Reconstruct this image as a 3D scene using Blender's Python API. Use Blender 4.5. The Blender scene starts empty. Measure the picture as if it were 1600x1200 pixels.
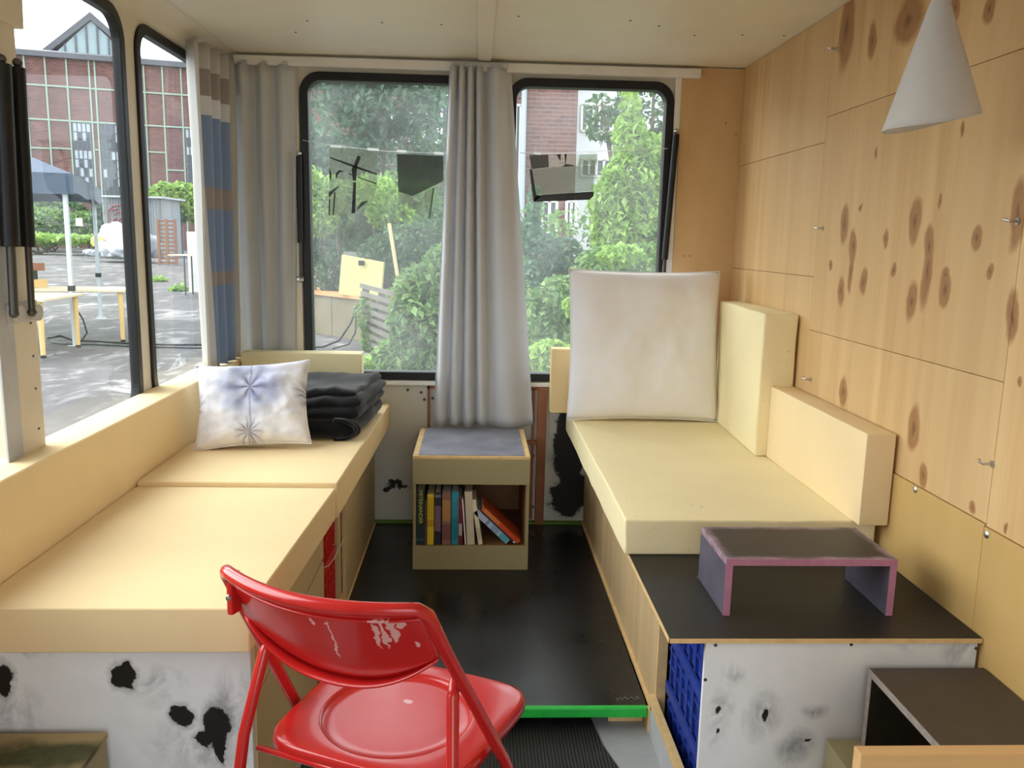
import bpy, bmesh, math, random
from mathutils import Vector, Matrix, noise as mnoise

# ------------------------------------------------------------------ camera, sky, light, exposure
S = bpy.context.scene
COL = S.collection
FPX = 1300.0
CAMH = 1.3

def cam_axes(p, yaw, roll):
    cy, sy, cp, sp, cr, sr = math.cos(yaw), math.sin(yaw), math.cos(p), math.sin(p), math.cos(roll), math.sin(roll)
    f = Vector((sy*cp, cy*cp, -sp)); r = Vector((cy, -sy, 0)); d = f.cross(r)
    return cr*r + sr*d, -sr*r + cr*d, f

AR, AD, AF = cam_axes(math.radians(9.787), math.radians(2.609), math.radians(-1.2098))
cam_data = bpy.data.cameras.new('camera')
cam = bpy.data.objects.new('camera', cam_data); COL.objects.link(cam)
cam_data.sensor_width = 36.0; cam_data.lens = 36.0*FPX/1600.0
cam_data.clip_start = 0.02; cam_data.clip_end = 600
Mc = Matrix.Identity(4)
for i in range(3):
    Mc[i][0] = AR[i]; Mc[i][1] = -AD[i]; Mc[i][2] = -AF[i]
Mc[2][3] = CAMH
cam.matrix_world = Mc
S.camera = cam

world = bpy.data.worlds.new('overcast_sky'); S.world = world; world.use_nodes = True
wn = world.node_tree.nodes; wl = world.node_tree.links
bgn = wn['Background']
bgn.inputs['Color'].default_value = (0.87, 0.945, 1.0, 1); bgn.inputs['Strength'].default_value = 2.4
sun_d = bpy.data.lights.new('veiled_sun', 'SUN'); sun = bpy.data.objects.new('veiled_sun', sun_d); COL.objects.link(sun)
sun_d.energy = 4.2; sun_d.angle = math.radians(80); sun_d.color = (1.0, 0.985, 0.96)
sun.rotation_euler = Vector((0.80, -0.28, -0.62)).to_track_quat('-Z', 'Y').to_euler()

vs = S.view_settings
vs.view_transform = 'Standard'; vs.look = 'None'; vs.gamma = 1.0; vs.use_curve_mapping = False
vs.exposure = 0.45
S.cycles.max_bounces = 10; S.cycles.diffuse_bounces = 6; S.cycles.transparent_max_bounces = 24
S.cycles.sample_clamp_indirect = 6.0

def at(px, py, ax, v):
    """point on the plane (axis = value) that the photograph shows at this place"""
    d = AR*((px-800)/FPX) + AD*((py-600)/FPX) + AF
    o = Vector((0, 0, CAMH)); t = (v - o[ax]) / d[ax]
    return o + d*t

# ------------------------------------------------------------------ helpers: meshes
def lin(r, g, b):
    f = lambda c: (c/255/12.92) if c/255 <= 0.04045 else ((c/255+0.055)/1.055)**2.4
    return (f(r), f(g), f(b), 1.0)

def tag(o, label=None, cat=None, group=None, kind=None):
    if label: o['label'] = label
    if cat: o['category'] = cat
    if group: o['group'] = group
    if kind: o['kind'] = kind
    return o

def thing(name, label, cat, loc=(0, 0, 0), rotz=0.0, group=None, rot=None):
    o = bpy.data.objects.new(name, None); COL.objects.link(o)
    o.location = loc; o.rotation_euler = rot if rot else (0, 0, rotz)
    o.empty_display_size = 0.05
    return tag(o, label, cat, group)

class MB:
    """collects shapes; build() links them as one mesh object"""
    def __init__(s): s.v = []; s.f = []; s.m = []; s.mi = 0
    def add(s, vs, fs):
        b = len(s.v); s.v += [tuple(v) for v in vs]
        for f in fs: s.f.append(tuple(b+i for i in f)); s.m.append(s.mi)
        return s
    def box(s, x0, x1, y0, y1, z0, z1):
        return s.add([(x0,y0,z0),(x1,y0,z0),(x1,y1,z0),(x0,y1,z0),(x0,y0,z1),(x1,y0,z1),(x1,y1,z1),(x0,y1,z1)],
                     [(0,3,2,1),(4,5,6,7),(0,1,5,4),(1,2,6,5),(2,3,7,6),(3,0,4,7)])
    def hexa(s, bot, top):
        return s.add(list(bot)+list(top), [(0,3,2,1),(4,5,6,7),(0,1,5,4),(1,2,6,5),(2,3,7,6),(3,0,4,7)])
    def prism(s, poly, vec):
        n = len(poly); v = Vector(vec); a = [Vector(p) for p in poly]; b = [p+v for p in a]
        fs = [tuple(range(n))[::-1], tuple(range(n, 2*n))]
        for i in range(n): j = (i+1) % n; fs.append((i, j, n+j, n+i))
        return s.add(a+b, fs)
    def tube(s, pts, r, n=10, closed=False, caps=True):
        pts = [Vector(p) for p in pts]; N = len(pts)
        rs = r if isinstance(r, (list, tuple)) else [r]*N
        prev = None; vs = []
        for i, p in enumerate(pts):
            if closed: t = pts[(i+1) % N] - pts[i-1]
            else: t = pts[min(i+1, N-1)] - pts[max(i-1, 0)]
            t.normalize()
            if prev is None:
                u = t.orthogonal().normalized()
            else:
                u = prev - t*prev.dot(t)
                u = u.normalized() if u.length > 1e-6 else t.orthogonal().normalized()
            prev = u; w = t.cross(u)
            for k in range(n):
                a = 2*math.pi*k/n; vs.append(p + (u*math.cos(a) + w*math.sin(a))*rs[i])
        fs = []
        for i in range(N if closed else N-1):
            j = (i+1) % N
            for k in range(n):
                l = (k+1) % n; fs.append((i*n+k, i*n+l, j*n+l, j*n+k))
        if caps and not closed:
            fs.append(tuple(range(n))[::-1]); fs.append(tuple((N-1)*n+k for k in range(n)))
        return s.add(vs, fs)
    def lathe(s, prof, c=(0, 0, 0), n=20, axis='Z', caps=True):
        vs = []; c = Vector(c)
        for r, h in prof:
            for k in range(n):
                a = 2*math.pi*k/n; x, y = r*math.cos(a), r*math.sin(a)
                vs.append(c + (Vector((x, y, h)) if axis == 'Z' else Vector((x, h, y)) if axis == 'Y' else Vector((h, x, y))))
        fs = []
        for i in range(len(prof)-1):
            for k in range(n):
                l = (k+1) % n; fs.append((i*n+k, i*n+l, (i+1)*n+l, (i+1)*n+k))
        if caps:
            fs.append(tuple(range(n))[::-1]); fs.append(tuple((len(prof)-1)*n+k for k in range(n)))
        return s.add(vs, fs)
    def grid(s, pts):
        R = len(pts); C = len(pts[0]); vs = [p for row in pts for p in row]
        fs = [(i*C+j, i*C+j+1, (i+1)*C+j+1, (i+1)*C+j) for i in range(R-1) for j in range(C-1)]
        return s.add(vs, fs)
    def build(s, name, mats, parent=None, local=False, bevel=0, smooth=False, seg=2, solid=0, sub=0, recalc=True):
        off = Vector((0, 0, 0)) if (local or parent is None) else wloc(parent)
        me = bpy.data.meshes.new(name)
        me.from_pydata([(Vector(v)-off)[:] for v in s.v], [], s.f)
        mats = mats if isinstance(mats, (list, tuple)) else [mats]
        for m in mats: me.materials.append(m)
        if len(mats) > 1:
            me.polygons.foreach_set('material_index', s.m)
        if recalc or bevel:
            bm = bmesh.new(); bm.from_mesh(me)
            if recalc: bmesh.ops.recalc_face_normals(bm, faces=bm.faces)
            if bevel:
                ed = [e for e in bm.edges if len(e.link_faces) == 2 and e.calc_face_angle(0) > 0.6]
                bmesh.ops.bevel(bm, geom=ed, offset=bevel, segments=seg, profile=0.6, affect='EDGES', clamp_overlap=True)
            bm.to_mesh(me); bm.free()
        if smooth:
            me.polygons.foreach_set('use_smooth', [True]*len(me.polygons))
            if smooth != 'all':
                try: me.set_sharp_from_angle(angle=math.radians(smooth if smooth is not True else 40))
                except Exception: pass
        me.update()
        o = bpy.data.objects.new(name, me); COL.objects.link(o)
        if parent is not None: o.parent = parent
        if solid:
            md = o.modifiers.new('thickness', 'SOLIDIFY'); md.thickness = solid; md.offset = 0
        if sub:
            md = o.modifiers.new('smooth', 'SUBSURF'); md.levels = sub; md.render_levels = sub
        return o

def wloc(o):
    l = Vector(o.location)
    while o.parent is not None:
        o = o.parent; l = l + Vector(o.location)
    return l

def copy_tree(o, parent=None, **kw):
    c = o.copy(); COL.objects.link(c)
    if parent is not None: c.parent = parent
    for ch in [x for x in list(COL.objects) if x.parent == o]: copy_tree(ch, c)
    return c

def rrect(x0, x1, z0, z1, r, n=8):
    out = []
    for cx, cz, a0 in ((x1-r, z1-r, 0), (x0+r, z1-r, 90), (x0+r, z0+r, 180), (x1-r, z0+r, 270)):
        for k in range(n+1):
            a = math.radians(a0 + 90*k/n); out.append((cx+r*math.cos(a), cz+r*math.sin(a)))
    return out

def holed_wall(name, outer, holes, to3, thick_vec, mats, parent=None):
    """flat wall with rounded openings; to3 maps (a, b) on the wall to a point"""
    bm = bmesh.new()
    def loop(pts):
        vs = [bm.verts.new(to3(*p)) for p in pts]
        return [bm.edges.new((vs[i], vs[(i+1) % len(vs)])) for i in range(len(vs))]
    es = loop(outer)
    for h in holes: es += loop(h)
    bmesh.ops.triangle_fill(bm, use_beauty=True, use_dissolve=False, edges=es)
    r = bmesh.ops.extrude_face_region(bm, geom=list(bm.faces))
    bmesh.ops.translate(bm, verts=[v for v in r['geom'] if isinstance(v, bmesh.types.BMVert)], vec=Vector(thick_vec))
    bmesh.ops.recalc_face_normals(bm, faces=bm.faces)
    me = bpy.data.meshes.new(name); bm.to_mesh(me); bm.free()
    me.materials.append(mats)
    o = bpy.data.objects.new(name, me); COL.objects.link(o)
    if parent: o.parent = parent
    return o

def ring(mb, a, b, to3, d0, d1):
    """rubber gasket: ring between outline a and outline b, from depth d0 to d1"""
    n = len(a); vs = []
    for d in (d0, d1):
        vs += [to3(p[0], p[1], d) for p in a] + [to3(p[0], p[1], d) for p in b]
    fs = []
    for i in range(n):
        j = (i+1) % n
        fs += [(i, j, n+j, n+i), (2*n+i, 3*n+i, 3*n+j, 2*n+j), (i, 2*n+i, 2*n+j, j), (n+i, n+j, 3*n+j, 3*n+i)]
    return mb.add(vs, fs)

# ------------------------------------------------------------------ helpers: materials
class NT:
    def __init__(s, name):
        s.m = bpy.data.materials.new(name); s.m.use_nodes = True
        s.t = s.m.node_tree; s.n = s.t.nodes; s.l = s.t.links
        s.b = s.n['Principled BSDF']; s.out = s.n['Material Output']
    def new(s, t, **kw):
        n = s.n.new(t)
        for k, v in kw.items(): setattr(n, k, v)
        return n
    def link(s, a, b): s.l.new(a, b)
    def pos(s): return s.new('ShaderNodeNewGeometry').outputs['Position']
    def obj(s): return s.new('ShaderNodeTexCoord').outputs['Object']
    def mapping(s, vec, scale=(1,1,1), loc=(0,0,0), rot=(0,0,0)):
        n = s.new('ShaderNodeMapping'); s.link(vec, n.inputs['Vector'])
        n.inputs['Scale'].default_value = scale; n.inputs['Location'].default_value = loc; n.inputs['Rotation'].default_value = rot
        return n.outputs['Vector']
    def noise(s, vec, scale=5, detail=4, rough=0.5, dist=0.0):
        n = s.new('ShaderNodeTexNoise'); s.link(vec, n.inputs['Vector'])
        n.inputs['Scale'].default_value = scale; n.inputs['Detail'].default_value = detail
        n.inputs['Roughness'].default_value = rough; n.inputs['Distortion'].default_value = dist
        return n.outputs['Fac']
    def ramp(s, fac, stops, interp='LINEAR'):
        n = s.new('ShaderNodeValToRGB'); s.link(fac, n.inputs['Fac']); cr = n.color_ramp; cr.interpolation = interp
        while len(cr.elements) < len(stops): cr.elements.new(0.5)
        for e, (p, c) in zip(cr.elements, stops):
            e.position = p; e.color = c if len(c) == 4 else (*c, 1)
        return n.outputs['Color']
    def mix(s, fac, a, b, mode='MIX'):
        n = s.new('ShaderNodeMix', data_type='RGBA', blend_type=mode)
        for sock, val in ((n.inputs[0], fac), (n.inputs[6], a), (n.inputs[7], b)):
            if hasattr(val, 'is_linked'): s.link(val, sock)
            else: sock.default_value = val
        return n.outputs[2]
    def math(s, op, a, b=0.0, c=None, clamp=False):
        n = s.new('ShaderNodeMath', operation=op, use_clamp=clamp)
        for i, val in enumerate((a, b) if c is None else (a, b, c)):
            if hasattr(val, 'is_linked'): s.link(val, n.inputs[i])
            else: n.inputs[i].default_value = val
        return n.outputs[0]
    def maprange(s, v, a, b, c=0.0, d=1.0):
        n = s.new('ShaderNodeMapRange'); s.link(v, n.inputs[0])
        for i, x in enumerate((a, b, c, d)): n.inputs[i+1].default_value = x
        return n.outputs[0]
    def bump(s, h, strength=0.2, dist=0.002):
        n = s.new('ShaderNodeBump'); s.link(h, n.inputs['Height'])
        n.inputs['Strength'].default_value = strength; n.inputs['Distance'].default_value = dist
        s.link(n.outputs['Normal'], s.b.inputs['Normal'])
    def warp(s, vec, amount, scale, detail=3):
        n = s.new('ShaderNodeTexNoise'); s.link(vec, n.inputs['Vector']); n.inputs['Scale'].default_value = scale; n.inputs['Detail'].default_value = detail
        a = s.new('ShaderNodeVectorMath', operation='SUBTRACT'); s.link(n.outputs['Color'], a.inputs[0]); a.inputs[1].default_value = (.5, .5, .5)
        b = s.new('ShaderNodeVectorMath', operation='SCALE'); s.link(a.outputs[0], b.inputs[0]); b.inputs['Scale'].default_value = amount
        c = s.new('ShaderNodeVectorMath', operation='ADD'); s.link(vec, c.inputs[0]); s.link(b.outputs[0], c.inputs[1])
        return c.outputs[0]
    def blobs(s, vec, items):
        """distance field: smallest normalised distance to a list of (centre, radii)"""
        cur = None
        for c, r in items:
            a = s.new('ShaderNodeVectorMath', operation='SUBTRACT'); s.link(vec, a.inputs[0]); a.inputs[1].default_value = c
            b = s.new('ShaderNodeVectorMath', operation='MULTIPLY'); s.link(a.outputs[0], b.inputs[0]); b.inputs[1].default_value = tuple(1.0/x for x in r)
            d = s.new('ShaderNodeVectorMath', operation='LENGTH'); s.link(b.outputs[0], d.inputs[0])
            cur = d.outputs['Value'] if cur is None else s.math('MINIMUM', cur, d.outputs['Value'])
        return cur
    def color(s, c):
        if hasattr(c, 'is_linked'): s.link(c, s.b.inputs['Base Color'])
        else: s.b.inputs['Base Color'].default_value = c
    def done(s, rough=0.6, spec=0.4, metal=0.0):
        if hasattr(rough, 'is_linked'): s.link(rough, s.b.inputs['Roughness'])
        else: s.b.inputs['Roughness'].default_value = rough
        s.b.inputs['Specular IOR Level'].default_value = spec; s.b.inputs['Metallic'].default_value = metal
        return s.m

def simple(name, c, rough=0.6, spec=0.4, metal=0.0, var=0.0, scale=8, bump=0.0, bscale=60):
    t = NT(name)
    if var:
        f = t.noise(t.pos(), scale, 5, 0.6)
        lo = tuple(x*(1-var) for x in c[:3])+(1,); hi = tuple(min(1, x*(1+var)) for x in c[:3])+(1,)
        t.color(t.ramp(f, [(0.3, lo), (0.7, hi)]))
    else: t.color(c)
    if bump: t.bump(t.noise(t.pos(), bscale, 4), bump, 0.002)
    return t.done(rough, spec, metal)

def foam(name, c, speck=0.0, rough_edge=0.15):
    t = NT(name); p = t.pos()
    f = t.noise(p, 3, 3, 0.5)
    lo = tuple(x*0.93 for x in c[:3])+(1,)
    col = t.ramp(f, [(0.3, lo), (0.7, c)])
    if speck:
        n = t.noise(p, 55, 2, 0.5); col = t.mix(t.maprange(n, 0.70, 0.78, 0, speck), col, lin(120, 105, 70))
    t.color(col); t.bump(t.noise(p, 160, 3, 0.7), rough_edge, 0.003)
    return t.done(0.92, 0.15)

def plywood(name, base, dark, grain=(22, 22, 1.2), contrast=0.5, knots=None, rough=0.5):
    t = NT(name); p = t.pos()
    g = t.noise(t.warp(t.mapping(p, grain), 0.35, 1.0), 1.0, 6, 0.6, 0.3)
    big = t.noise(t.mapping(p, tuple(x*0.16 for x in grain)), 1.0, 3, 0.5, 0.8)
    col = t.mix(t.maprange(g, 0.32, 0.72, 0, contrast), base, dark)
    col = t.mix(t.maprange(big, 0.42, 0.68, 0, contrast*0.9), col, tuple(x*0.80 for x in base[:3])+(1,))
    if knots:
        d = t.blobs(t.warp(p, 0.045, 9, 3), knots)
        halo = t.maprange(d, 0.72, 1.08, 0.85, 0.0)
        rings = t.noise(t.mapping(p, (90, 90, 12)), 1.0, 3, 0.6)
        kc = t.mix(rings, lin(128, 82, 48), lin(176, 124, 74))
        col = t.mix(halo, col, kc)
        col = t.mix(t.maprange(d, 0.05, 0.38, 0.7, 0.0), col, lin(86, 52, 34))
    info = t.new('ShaderNodeObjectInfo')
    col = t.mix(t.math('MULTIPLY', info.outputs['Random'], 0.16), col, tuple(x*0.6 for x in dark[:3])+(1,))
    t.color(col); t.bump(g, 0.05, 0.001)
    return t.done(rough, 0.35)

def scorched(name, base, grey, spots, haze=None, warp=0.05, ws=9.0, tint=0.0):
    """whitewashed board with the paint burnt or worn through in places"""
    t = NT(name); p = t.pos()
    f = t.noise(p, 3.2, 5, 0.6); st = t.noise(t.mapping(p, (5, 5, 1.2)), 2.0, 5, 0.65)
    col = t.mix(t.maprange(f, 0.45, 0.75, 0, 0.55), base, grey)
    col = t.mix(t.maprange(st, 0.62, 0.8, 0, 0.5), col, grey)
    if haze:
        d = t.blobs(t.warp(p, 0.09, 7, 4), haze)
        hn = t.noise(t.mapping(p, (14, 14, 9)), 1.0, 6, 0.7, 0.6)
        col = t.mix(t.math('MULTIPLY', t.maprange(d, 0.1, 1.35, 0.95, 0.0), t.maprange(hn, 0.42, 0.68)), col, lin(112, 118, 132))
    d = t.blobs(t.warp(t.warp(p, warp, ws, 4), warp*0.35, ws*5, 3), spots)
    col = t.mix(t.maprange(d, 0.85, 1.35, 0.5, 0.0), col, lin(120, 122, 130))
    col = t.mix(t.maprange(d, 0.84, 0.96, 1.0, 0.0), col, lin(30, 27, 24))
    t.color(col); t.bump(f, 0.05, 0.002)
    return t.done(0.55, 0.35)

def fabric(name, c, trans=0.35, rough=0.85, weave=900, sheen=0.2, stripes=None):
    t = NT(name)
    if stripes:
        z = t.new('ShaderNodeSeparateXYZ'); t.link(t.pos(), z.inputs[0])
        col = t.ramp(t.maprange(z.outputs['Z'], 0.6, 2.1, 0, 1), stripes, 'CONSTANT')
        inside = t.math('MULTIPLY', t.math('GREATER_THAN', z.outputs['Y'], 3.34), t.math('LESS_THAN', z.outputs['Y'], 3.58))
        col = t.mix(inside, c, col)
    else:
        f = t.noise(t.pos(), 4, 4, 0.6); col = t.mix(t.maprange(f, 0.4, 0.7, 0, 0.3), c, tuple(x*0.85 for x in c[:3])+(1,))
    t.color(col)
    t.b.inputs['Sheen Weight'].default_value = sheen
    t.bump(t.noise(t.pos(), weave*0.25, 2), 0.06, 0.001)
    t.done(rough, 0.2)
    if trans:
        tr = t.new('ShaderNodeBsdfTranslucent')
        if hasattr(col, 'is_linked'): t.link(col, tr.inputs['Color'])
        mx = t.new('ShaderNodeMixShader'); mx.inputs[0].default_value = trans
        t.link(t.b.outputs[0], mx.inputs[1]); t.link(tr.outputs[0], mx.inputs[2]); t.link(mx.outputs[0], t.out.inputs['Surface'])
    return t.m

def glass(name, haze=0.05, tint=(0.97, 0.985, 0.98, 1)):
    t = NT(name)
    tr = t.new('ShaderNodeBsdfTransparent'); tr.inputs['Color'].default_value = tint
    gl = t.new('ShaderNodeBsdfGlossy'); gl.inputs['Roughness'].default_value = 0.02
    df = t.new('ShaderNodeBsdfDiffuse'); df.inputs['Color'].default_value = (0.9, 0.93, 0.95, 1)
    tl = t.new('ShaderNodeBsdfTranslucent'); tl.inputs['Color'].default_value = (0.9, 0.93, 0.95, 1)
    h = t.new('ShaderNodeMixShader'); h.inputs[0].default_value = 0.7
    t.link(df.outputs[0], h.inputs[1]); t.link(tl.outputs[0], h.inputs[2])
    fr = t.new('ShaderNodeFresnel'); fr.inputs['IOR'].default_value = 1.25
    bf = t.new('ShaderNodeNewGeometry'); fk = t.math('MULTIPLY', fr.outputs[0], t.math('SUBTRACT', 1.0, bf.outputs['Backfacing']))
    a = t.new('ShaderNodeMixShader'); t.link(fk, a.inputs[0]); t.link(tr.outputs[0], a.inputs[1]); t.link(gl.outputs[0], a.inputs[2])
    n = t.noise(t.mapping(t.pos(), (1, 1, 0.6)), 3.5, 4, 0.6)
    hz = t.maprange(n, 0.35, 0.75, haze*0.5, haze*1.6)
    b = t.new('ShaderNodeMixShader'); t.link(hz, b.inputs[0]); t.link(a.outputs[0], b.inputs[1]); t.link(h.outputs[0], b.inputs[2])
    t.link(b.outputs[0], t.out.inputs['Surface'])
    return t.m

M = {}
M['tape'] = fabric('white_tape', lin(250, 250, 250), 0.6, 0.6, sheen=0.0)
M['rubber'] = simple('black_rubber', lin(22, 22, 24), 0.45, 0.4)
M['cream'] = simple('cream_paint', lin(222, 212, 192), 0.5, 0.4, var=0.06, scale=4)
M['ceil'] = simple('ceiling_paint', lin(230, 224, 206), 0.42, 0.45, var=0.05, scale=2.5)
M['white'] = simple('white_paint', lin(232, 230, 224), 0.5, 0.4, var=0.05)
M['greywhite'] = simple('grey_paint', lin(190, 192, 196), 0.55, 0.3, var=0.1)
M['chrome'] = simple('bare_steel', lin(200, 200, 200), 0.3, 0.5, 1.0)
M['darksteel'] = simple('dark_steel', lin(90, 88, 86), 0.4, 0.5, 0.8)
M['brownpaint'] = simple('brown_primer', lin(150, 96, 66), 0.6, 0.3, var=0.15, scale=12)
M['green'] = simple('green_paint', lin(40, 190, 70), 0.45, 0.4, var=0.12, scale=25, bump=0.2)
M['olive'] = simple('olive_board', lin(158, 146, 108), 0.6, 0.3, var=0.06, scale=3)
M['plyedge'] = simple('ply_edge', lin(226, 192, 136), 0.6, 0.3, var=0.12, scale=30)
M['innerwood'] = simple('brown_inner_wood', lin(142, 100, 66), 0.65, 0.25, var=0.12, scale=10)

M['glass'] = glass('window_glass', 0.075)
M['glass_side'] = glass('window_glass_side', 0.008)
M['foam1'] = foam('peach_foam', lin(243, 219, 173))
M['foam2'] = foam('yellow_foam', lin(246, 232, 188), speck=0.35, rough_edge=0.25)
M['foam3'] = foam('ochre_foam', lin(240, 212, 160))
M['black_floor'] = None

# black film faced floor board, scuffed
t = NT('black_floor_board'); p = t.pos()
n1 = t.noise(p, 3.0, 6, 0.6); n2 = t.noise(p, 60, 2, 0.5)
c = t.mix(t.maprange(n1, 0.4, 0.75, 0, 0.6), lin(16, 16, 17), lin(32, 32, 33))
c = t.mix(t.maprange(n2, 0.74, 0.79, 0, 0.5), c, lin(120, 118, 112))
t.color(c); M['black_floor'] = t.done(t.maprange(n1, 0.3, 0.7, 0.22, 0.42), 0.5)
# black film faced platform board
t = NT('black_platform_board'); p = t.pos()
n1 = t.noise(p, 5.0, 5, 0.6); n2 = t.noise(p, 42, 2, 0.5)
c = t.mix(n1, lin(34, 31, 29), lin(52, 47, 43))
c = t.mix(t.maprange(n2, 0.76, 0.79, 0, 0.8), c, lin(190, 186, 176))
t.color(c); M['black_board'] = t.done(0.5, 0.35)
# ribbed rubber mat
t = NT('ribbed_rubber'); p = t.pos()
w = t.new('ShaderNodeTexWave', wave_type='BANDS', bands_direction='X'); t.link(p, w.inputs['Vector']); w.inputs['Scale'].default_value = 34
c = t.mix(w.outputs['Fac'], lin(28, 28, 29), lin(58, 57, 55)); t.color(c); t.bump(w.outputs['Fac'], 0.5, 0.004); M['mat'] = t.done(0.6, 0.3)

# ------------------------------------------------------------------ the room
XL, XR, YF, ZC, ZE = -1.12, 1.141, 3.72, 2.05, -0.07     # left wall, right wall, far wall, ceiling, entry floor
YB = -0.9                                                # where the room opens behind
def struct(o): o['kind'] = 'structure'; return o

fl = struct(MB().box(-0.453, 0.515, 2.165, YF, -0.03, 0.0).build('floor', M['black_floor']))
m = MB().box(-0.47, 0.502, 2.146, 2.165, -0.026, 0.003).build('green_edge_strip', M['green'], fl, bevel=0.004)
m['label'] = 'bright green painted edge of the raised floor'
MB().box(-0.453, 0.515, YF-0.022, YF-0.001, 0.0, 0.012).build('green_paint_line', simple('moss_green', lin(96, 130, 40), 0.6), fl)
q_ = [at(x, y, 2, 0.0016) for x, y in ((964, 1091), (965, 1096), (968, 1090), (972, 1094), (976, 1089), (981, 1093), (986, 1089), (990, 1092), (996, 1088), (998, 1091), (992, 1094))]
MB().tube(q_, 0.0010, 5).build('chalk_mark', simple('chalk', lin(150, 150, 146), 0.8, 0.2), fl)
MB().box(0.503, 0.514, 2.14, 2.6, ZE, -0.0).build('edge_board', M['plyedge'], fl)
MB().box(0.40, 0.50, 2.2, 2.26, ZE, -0.03).build('bearer', M['plyedge'], fl)
struct(MB().box(XL-0.06, XR+0.06, YB, YF+0.08, ZE-0.06, ZE).build('floor_entry', simple('grey_floor', lin(170, 172, 174), 0.6, 0.3, var=0.1)))
# black ribbed mat with a wavy cut edge
mat_poly = [(-0.44, 1.0), (0.42, 1.0), (0.44, 1.3), (0.425, 1.6), (0.41, 1.8), (0.40, 1.95), (0.365, 2.08), (0.34, 2.3), (-0.44, 2.3)]
o = MB().prism([(x, y, ZE) for x, y in mat_poly], (0, 0, 0.006)).build('rubber_mat', M['mat'])
tag(o, 'black ribbed rubber mat with wavy edge below the green floor edge', 'mat')

# ceiling: two boards, centre batten, screws
ce = struct(MB().box(XL-0.06, 0.03, YB, YF+0.08, ZC, ZC+0.03).box(0.03, XR+0.06, YB, YF+0.08, ZC, ZC+0.03).build('ceiling', M['ceil']))
struct(MB().box(-0.005, 0.052, YB, YF, ZC-0.008, ZC).build('trim_1', M['ceil'], bevel=0.002))
for px, py in ((462, 50), (480, 32), (597, 35), (690, 38), (760, 47), (810, 25), (985, 32), (1030, 40), (1085, 55), (1160, 54), (1225, 55), (560, 90)):
    q = at(px, py, 2, ZC)
    MB().lathe([(0.0045, -0.002), (0.003, 0.0)], (q.x, q.y, ZC), 8).build('screw', M['darksteel'], ce)
# cove in the left corner
cv = [[(XL+0.0*0, y, 1.985), (XL+0.015, y, 2.015), (XL+0.045, y, 2.04), (XL+0.1, y, 2.049)] for y in (YB, YF)]
struct(MB().grid(cv).build('trim_2', M['cream'], smooth='all', recalc=False))

# far wall with two rounded windows
def fw(a, b, d=0.0): return Vector((a, YF+d, b))
W1 = (-0.757, -0.045); W2 = (0.128, 0.845); ZW = (0.672, 1.985)
spots = []
def S2(px, py, rx, rz, Y=YF):
    q = at(px, py, 1, Y); spots.append(((q.x, q.y, q.z), (rx, 9.0, rz)))
S2(892, 700, .085, .24); S2(896, 630, .06, .10); S2(885, 775, .075, .11); S2(905, 770, .06, .1)
S2(617, 754, .045, .013); S2(605, 760, .03, .012); S2(628, 758, .03, .012)
far_mat = scorched('stained_white_wall', lin(206, 204, 192), lin(168, 164, 150), spots, warp=0.11, ws=13)
holes = [rrect(w[0]+0.012, w[1]-0.012, ZW[0]+0.012, ZW[1]-0.012, 0.075) for w in (W1, W2)]
wb = struct(holed_wall('wall_back', [(XL-0.06, ZE), (XR+0.06, ZE), (XR+0.06, ZC+0.03), (XL-0.06, ZC+0.03)], holes, fw, (0, 0.06, 0), far_mat))
far_windows = []
for i, w in enumerate((W1, W2)):
    g = MB(); a = rrect(w[0], w[1], ZW[0], ZW[1], 0.085); b = rrect(w[0]+0.036, w[1]-0.036, ZW[0]+0.036, ZW[1]-0.036, 0.055)
    ring(g, a, b, fw, -0.014, 0.05)
    wo = struct(g.build('window_%d' % (i+1), M['rubber'], bevel=0.004)); far_windows.append(wo)
    MB().prism([fw(p[0], p[1], 0.022) for p in rrect(w[0]+0.034, w[1]-0.034, ZW[0]+0.034, ZW[1]-0.034, 0.055)], (0, 0.004, 0)).build('pane', M['glass'], wo)
# head board above the windows, sill strip, plywood lining on the right
struct(MB().box(XL+0.1, 0.948, YF-0.035, YF, 2.0, 2.038).build('trim_3', M['white'], bevel=0.003))
struct(MB().box(-0.78, 0.86, YF-0.018, YF, 0.648, 0.668).build('trim_4', M['white'], bevel=0.003))
struct(MB().box(0.845, 0.872, YF-0.012, YF, 0.67, 2.0).build('trim_5', M['white'], bevel=0.002))
struct(MB().box(-0.80, -0.762, YF-0.012, YF, 0.67, 2.0).build('trim_6', M['cream'], bevel=0.002))
birch = plywood('birch_ply_lining', lin(220, 184, 134), lin(192, 150, 100), grain=(7, 7, 3), contrast=0.55, rough=0.45)
o = MB().box(0.872, XR, YF-0.016, YF, 0.45, ZC-0.004).build('plywood_panel', birch, wb, bevel=0.002)
for px, py in ((1134, 193), (1068, 400), (1078, 400), (1150, 210)):
    q = at(px, py, 1, YF-0.016); MB().lathe([(0.003, -0.002), (0.003, 0)], q, 8, 'Y').build('screw', M['darksteel'], wb)
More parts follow.
